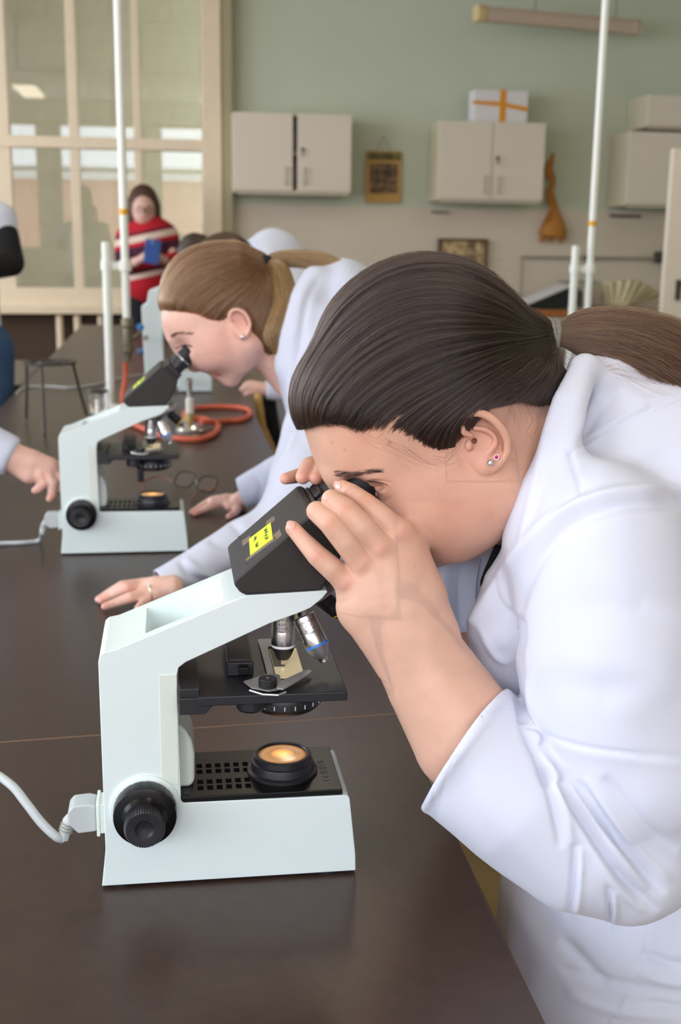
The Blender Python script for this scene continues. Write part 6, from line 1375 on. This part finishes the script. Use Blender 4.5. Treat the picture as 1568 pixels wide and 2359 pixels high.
# ------- hand of a third student at the far side of the second microscope
g3 = empty('person', (-1.05, 2.35, 0), label='person of whom only white sleeve and hand show, reaching for the second microscope', cat='person')
Yr = 2.335
B3 = Field()
B3.u(K_([(-420, 760, 2.42, 60), (-150, 955, 2.36, 36), (0, 1040, Yr, 31), (30, 1052, Yr, 30)], sq=.85)).grp([K_([(28, 1052, Yr, 31), (70, 1062, Yr, 28), (112, 1074, Yr+.005, 22)]), K_([(28, 1060, Yr, 26), (66, 1090, Yr-.005, 24), (88, 1094, Yr-.008, 17)])], .01, .01)
B3.grp([K_([(92, 1092, Yr-.008, 15), (100, 1112, Yr-.014, 12), (88, 1126, Yr-.010, 10), (80, 1130, Yr-.004, 8)]), K_([(105, 1086, Yr-.004, 15), (121, 1112, Yr-.012, 12.5), (120, 1138, Yr-.01, 10), (114, 1149, Yr-.006, 8)]),
        K_([(118, 1078, Yr+.006, 14), (136, 1102, Yr, 12), (136, 1126, Yr+.002, 10)]), K_([(128, 1072, Yr+.016, 13), (146, 1090, Yr+.014, 11), (148, 1110, Yr+.014, 9)])], .0016, .006)
B3.u(P_chain([(-.98, 2.4, 1.45), (-1.05, 2.36, 1.0)], [.06, .13]), .02).u(P_ell((-.93, 2.38, 1.58), (.09, .075, .115), np.eye(3)), .02).u(P_chain([(-1.0, 2.38, 1.36), (-.86, 2.4, 1.32)], [.06, .05]), .03)
V, F = refine(B3, .010, [(*[f_([pt(x, y, Yy) for x in (-20, 165) for y in (1000, 1165) for Yy in (Yr-.05, Yr+.05)], 0) for f_ in (np.min, np.max)], .0022)])
place(qmesh('body', V, F, M_skin2, None, None, make_tint(V, 1.0, [(84, 1128, 12, pk, .9), (116, 1146, 12, pk, .9), (100, 1095, 20, (1, .86, .84), .8)])), g3)
Cg = Field(); cc_ = pt(28, 1052, Yr)
Cg.u(P_chain([(-1.02, 2.38, 1.30), (-1.06, 2.36, .7)], [.15, .19])).u(P_chain([(-1.0, 2.24, 1.36), (-1.0, 2.54, 1.36)], [.09, .09]), .06)
Cg.grp([P_chain([np.array((-1.0, 2.3, 1.34)), pt(-420, 760, 2.42), pt(-150, 952, 2.36), pt(-20, 1030, Yr), pt(60, 1070, Yr)], [.085, .062, .047, .040, .038], cuts=[(cc_, unit(pt(28, 1055, Yr)-pt(-60, 1015, Yr+.01)))])], 0, .03)
V, F = Cg.mesh(.006); N = vnormals(V, F); V = V+N*(vnoise(V, 14, 8)*.003)[:, None]; place(qmesh('lab_coat', V, F, M_coat), g3)
place(qmesh('hair', *Field().u(P_ell((-.96, 2.38, 1.63), (.105, .09, .10), np.eye(3))).u(P_ell((-1.03, 2.38, 1.52), (.06, .085, .14), np.eye(3)), .03).mesh(.01), M_hair1b), g3)
legs(g3, -1.06, 2.36, M_trs)
# ------- standing person at the frame edge, white coat, black sleeves, jeans
M_jeans = mat('blue_denim', srgb(52, 82, 118), .85, noise=.12, nscale=40); M_black_f = mat('black_knit', srgb(18, 18, 22), .85)
X5 = pt(-100, 700, 4.9)[0]
g5 = empty('person', (X5, 4.9, 0), label='standing person in blue jeans, white tunic and black sleeves with folded arms', cat='person')
f = Field(); hz = 1.69
f.u(P_ell((X5, 4.9, hz), (.078, .095, .115), np.eye(3))).u(P_chain([(X5, 4.9, 1.58), (X5, 4.9, 1.42)], [.055, .075]), .02).u(P_chain([(X5, 4.9, 1.3), (X5, 4.9, .95)], [.14, .13]), .02)
for s in (-1, 1): f.u(P_chain([(X5+s*.17, 4.9, 1.42), (X5+s*.215, 4.86, 1.24), (X5-s*.06, 4.72, 1.27)], [.045, .04, .032]), .02).u(P_chain([(X5-s*.06, 4.72, 1.27), (X5-s*.14, 4.71, 1.29)], [.03, .022]), .02)
f.u(P_chain([(X5, 4.815, hz+.005), (X5, 4.795, hz-.02)], [.010, .014]), .012)
V, F = f.mesh(.007); T = np.ones((len(V), 3))
for (dx, dz, r_, c_) in ((-.03, .012, .010, .25), (.03, .012, .010, .25), (0, -.055, .013, .6), (-.012, -.055, .010, .6), (.012, -.055, .010, .6)):
    w_ = np.exp(-(((V[:, 0]-X5-dx)/r_)**2+((V[:, 2]-hz-dz)/(r_*.6))**2))*(V[:, 1] < 4.88); T *= 1-w_[:, None]*(1-np.array([max(c_, .3), c_*.8, c_*.8]))
place(qmesh('body', V, F, M_skin2, None, None, T), g5)
f = Field().u(P_chain([(X5, 4.9, 1.30), (X5, 4.9, .80)], [.155, .178], cuts=[(np.array((X5, 4.9, .955)), np.array((0, 0, -1.0)))])).u(P_chain([(X5-.13, 4.9, 1.42), (X5+.135, 4.9, 1.42)], [.07, .07]), .05).u(P_chain([(X5+.19, 4.9, 1.42), (X5+.20, 4.89, 1.36)], [.062, .06]), .03).u(P_chain([(X5-.19, 4.9, 1.42), (X5-.20, 4.89, 1.36)], [.062, .06]), .03)
V, F = f.mesh(.009); N = vnormals(V, F); V += N*(vnoise(V, 12, 4)*.006)[:, None]; place(qmesh('white_tunic', V, F, M_coat), g5)
f = Field()
for s in (-1, 1): f.u(P_chain([(X5+s*.20, 4.88, 1.36), (X5+s*.222, 4.85, 1.25), (X5+s*.17, 4.76, 1.24), (X5-s*.05, 4.72, 1.27)], [.054, .054, .052, .042]), .015)
place(qmesh('black_sleeves', *f.mesh(.008), M_black_f), g5)
f = Field()
for s in (-.1, .1): f.u(P_chain([(X5+s, 4.9, .90), (X5+s*1.05, 4.9, .5), (X5+s*1.0, 4.92, .07)], [.115, .085, .06]), .02)
f.u(P_chain([(X5-.03, 4.9, .98), (X5+.03, 4.9, .93)], [.145, .15]), .03)
place(qmesh('jeans', *f.mesh(.010), M_jeans), g5)
for s in (-.1, .1): place(qmesh('shoe', *Field().u(P_chain([(X5+s, 4.80, .036), (X5+s, 4.96, .045)], [.035, .045])).mesh(.009), M_strap), g5)
place(qmesh('hair', *Field().u(P_ell((X5, 4.925, hz+.03), (.095, .105, .115), np.eye(3))).u(P_chain([(X5, 4.98, 1.66), (X5, 5.0, 1.36)], [.08, .05]), .03).mesh(.01), M_hair1b), g5)
# ------- woman in the red striped sweater, holding a phone, at the window end
Yw = 8.2; Xw = pt(335, 500, Yw)[0]
g6 = empty('person', (Xw, Yw, 0), label='person in red striped sweater and glasses looking down at a blue phone', cat='person')
def W(px, py, dy=0): return pt(px, py, Yw+dy)
f = Field(); s_ = mpp(W(330, 480))
f.u(E_(331, 482, Yw-.02, 27, 36, 30)).u(E_(331, 500, Yw-.04, 20, 22, 22), .02).u(K_([(331, 510, Yw, 16), (335, 530, Yw, 20)]), .02).u(E_(331, 489, Yw-.115, 4, 7, 5), .01)
f.u(K_([(340, 560, Yw, 34), (340, 700, Yw, 34)], sq=.6), .02)
f.u(K_([(395, 560, Yw, 16), (402, 610, Yw-.1, 14), (372, 598, Yw-.28, 10), (362, 588, Yw-.32, 9)]), .02).u(K_([(285, 560, Yw, 16), (285, 612, Yw-.1, 14), (315, 603, Yw-.28, 10), (335, 590, Yw-.32, 9)]), .02)
for i in range(4):
    f.u(K_([(366, 584+i*5, Yw-.32, 4), (352, 580+i*5, Yw-.355, 3.4)]), .004); f.u(K_([(332, 584+i*5, Yw-.32, 4), (342, 582+i*5, Yw-.355, 3.4)]), .004)
V, F = f.mesh(.009); place(qmesh('body', V, F, M_skin2, None, None, make_tint(V, .92, [(331, 507, 6, (.9, .6, .6), .7), (322, 482, 4, (.4, .3, .3), .7), (341, 482, 4, (.4, .3, .3), .7)])), g6)
f = Field().u(E_(330, 468, Yw+.02, 35, 44, 32)).u(K_([(304, 475, Yw+.01, 13), (302, 512, Yw, 14), (306, 535, Yw-.02, 9)]), .03).u(K_([(356, 475, Yw+.01, 13), (359, 500, Yw, 12), (356, 520, Yw-.02, 7)]), .03)
f.sub(E_(331, 492, Yw-.10, 23, 34, 38), .01)
place(qmesh('hair', *f.mesh(.008), mat('chestnut_hair', srgb(78, 52, 36), .6, noise=.3, nscale=20, stretch=(8, 8, 1))), g6)
m = MB()
for cx in (321, 343): c = W(cx, 483, -.125); m.tube([c+np.array([math.cos(a)*.026, 0, math.sin(a)*.018]) for a in np.linspace(0, 6.283, 20)], .0025, 5)
m.tube([W(329, 482, -.128), W(335, 482, -.128)], .0025, 5); place(m.build('eyeglasses', M_spec), g6)
M_sw = bpy.data.materials.new('striped_knit'); M_sw.use_nodes = True; n = M_sw.node_tree; b = n.nodes['Principled BSDF']; b.inputs['Roughness'].default_value = .9
tc = n.nodes.new('ShaderNodeTexCoord'); sx = n.nodes.new('ShaderNodeSeparateXYZ'); mr = n.nodes.new('ShaderNodeMapRange'); crp = n.nodes.new('ShaderNodeValToRGB'); crp.color_ramp.interpolation = 'CONSTANT'
ab = n.nodes.new('ShaderNodeMath'); ab.operation = 'MULTIPLY_ADD'; n.links.new(tc.outputs['Object'], sx.inputs[0]); n.links.new(sx.outputs[0], ab.inputs[0]); ab.inputs[1].default_value = -.22; n.links.new(sx.outputs[2], ab.inputs[2])
z0, z1 = W(335, 690)[2]-.0, W(335, 512)[2]; k0 = .22*Xw
mr.inputs[1].default_value = z0-k0; mr.inputs[2].default_value = z1-k0; n.links.new(ab.outputs[0], mr.inputs[0]); n.links.new(mr.outputs[0], crp.inputs[0]); n.links.new(crp.outputs[0], b.inputs['Base Color'])
el = crp.color_ramp.elements; el[0].position = 0; el[0].color = srgb(178, 16, 34); el[1].position = .30; el[1].color = srgb(222, 196, 180)
for p_, c_ in ((.36, srgb(90, 20, 40)), (.42, srgb(178, 20, 38)), (.55, srgb(70, 22, 48)), (.71, srgb(190, 22, 42)), (.765, srgb(228, 205, 188)), (.85, srgb(120, 20, 40)), (.90, srgb(190, 22, 42))):
    e_ = el.new(p_); e_.color = c_
f = Field().u(K_([(342, 545, Yw, 52), (340, 600, Yw, 52), (338, 650, Yw, 54)], sq=.8)).u(K_([(300, 542, Yw, 24), (380, 540, Yw, 24)]), .05)
f.grp([K_([(390, 545, Yw, 22), (400, 585, Yw-.03, 19), (402, 606, Yw-.10, 18), (384, 603, Yw-.22, 14)])], 0, .02).grp([K_([(290, 545, Yw, 22), (283, 585, Yw-.03, 19), (284, 608, Yw-.10, 18), (302, 606, Yw-.22, 14)])], 0, .02)
f.sub(K_([(333, 505, Yw-.02, 17), (334, 527, Yw-.04, 17)]), .01)
V, F = f.mesh(.010); N = vnormals(V, F); V += N*(vnoise(V, 10, 9)*.006)[:, None]; place(qmesh('sweater', V, F, M_sw), g6)
f = Field()
for s in (-18, 18): f.u(K_([(339+s, 690, Yw, 28), (338+s, 850, Yw, 22), (336+s, 975, Yw, 17)]), .03)
place(qmesh('trousers', *f.mesh(.012), M_black_f), g6)
for s in (-.06, .06): place(qmesh('shoe', *Field().u(P_chain([(Xw+s, Yw-.12, .036), (Xw+s, Yw+.05, .045)], [.035, .045])).mesh(.01), M_strap), g6)
c = W(351, 578, -.37); ph = empty('phone', c, label='blue phone held in both hands by the woman in the red sweater', cat='phone'); M_ph = mat('blue_phone', srgb(46, 82, 150), .35)
MB().box(-.05, .05, -.006, .006, -.085, .075, M=Matrix.Rotation(math.radians(-18), 4, 'X') @ Matrix.Rotation(math.radians(8), 4, 'Y')).build('case', M_ph, ph, bevel=.006); MB().lathe([(.014, 0), (.014, .003), (.009, .0035)], (0, -.0075, .05), (0, -1, .3), 16).build('camera_lens', mat('lens_ring', srgb(90, 130, 190), .2), ph)
# ------- two more bending students, heads and a white back showing above the second student
def bender(name_lbl, hx, hy, Y, rx, ry, coat, hairm, arm=None):
    X = pt(hx, hy, Y); g = empty('person', (X[0]+.45, Y, 0), label=name_lbl, cat='person')
    f = Field().u(E_(hx-6, hy+12, Y, rx*.86, ry*.9, rx*.8)).u(E_(hx-rx*.35, hy+ry*.75, Y, rx*.6, ry*.7, rx*.62, -30), .03).u(K_([(hx+rx*.3, hy+ry*.4, Y, rx*.5), (hx+rx*1.6, hy+ry*1.3, Y, rx*.7)]), .03)
    f.u(P_chain([pt(hx+rx*1.6, hy+ry*1.3, Y), (X[0]+.48, Y, .95)], [.08, .10]), .03)
    if arm: f.u(K_(arm[0]), .02).grp([K_(q) for q in arm[1]], .003, .01)
    place(qmesh('body', *f.mesh(.008), M_skin2, None, None, np.ones(3)), g)
    V, F = Field().u(E_(hx, hy, Y, rx, ry, rx*.92)).u(E_(hx+rx*.5, hy+ry*.45, Y, rx*.65, ry*.7, rx*.8), .03).mesh(.007); N = vnormals(V, F); V += N*(vnoise(V, 25, 2)*.004)[:, None]; place(qmesh('hair', V, F, hairm), g)
    f = Field().u(P_chain([pt(*coat[0]), pt(*coat[1]), (X[0]+.50, Y, .85), (X[0]+.52, Y, .55)], [.10, .15, .17, .17])).u(P_chain([pt(coat[1][0], coat[1][1]+20, Y-.17), pt(coat[1][0], coat[1][1]+20, Y+.17)], [.09, .09]), .06)
    if arm: f.grp([K_(arm[2], cuts=[(pt(*arm[2][-1][:3]), unit(pt(*arm[2][-1][:3])-pt(*arm[2][-2][:3])))])], 0, .02)
    V, F = f.mesh(.008); N = vnormals(V, F); V += N*(vnoise(V, 11, 3)*.006)[:, None]; place(qmesh('lab_coat', V, F, M_coat), g); legs(g, X[0]+.52, Y, M_trs)
    return g
M_hair3 = mat('dark_hair_far', srgb(58, 42, 34), .55, noise=.3, nscale=30, stretch=(2, 8, 8)); M_hair4 = mat('brown_hair_far', srgb(74, 54, 38), .55, noise=.3, nscale=30, stretch=(2, 8, 8))
p3 = bender('person with brown hair bending over the third microscope, hand at the table edge', 520, 590, 4.62, 66, 52, [(600, 650, 4.62), (665, 700, 4.66)], M_hair4,
       ([(690, 760, 4.5, 26), (660, 900, 4.45, 20), (620, 895, 4.45, 16), (585, 896, 4.45, 15)], [[(590, 894, 4.45, 12), (566, 890, 4.44, 8), (556, 898, 4.44, 6)], [(590, 900, 4.45, 11), (572, 904, 4.44, 8), (564, 912, 4.44, 6)], [(592, 888, 4.46, 10), (575, 882, 4.46, 7), (564, 886, 4.46, 6)]], [(690, 760, 4.5, 34), (668, 895, 4.45, 30), (612, 896, 4.45, 22)]))
bender('person with black hair bending at the window end, white back above the light brown head', 452, 582, 5.5, 42, 46, [(560, 610, 5.5), (628, 605, 5.5)], M_hair3)
# tan scarf end and dark garment hanging at the third student's front
M_tan = mat('tan_cloth', srgb(196, 158, 98), .85, noise=.1)
V, F = Field().u(K_([(594, 915, 4.42, 10), (604, 985, 4.42, 10), (630, 1050, 4.42, 12)], sq=.5)).mesh(.006); place(qmesh('tan_scarf', V, F, M_tan), p3)
V, F = Field().u(K_([(618, 925, 4.5, 18), (626, 1000, 4.5, 20), (632, 1040, 4.5, 20)], sq=.7)).mesh(.008); place(qmesh('black_apron', V, F, M_black_f), p3)
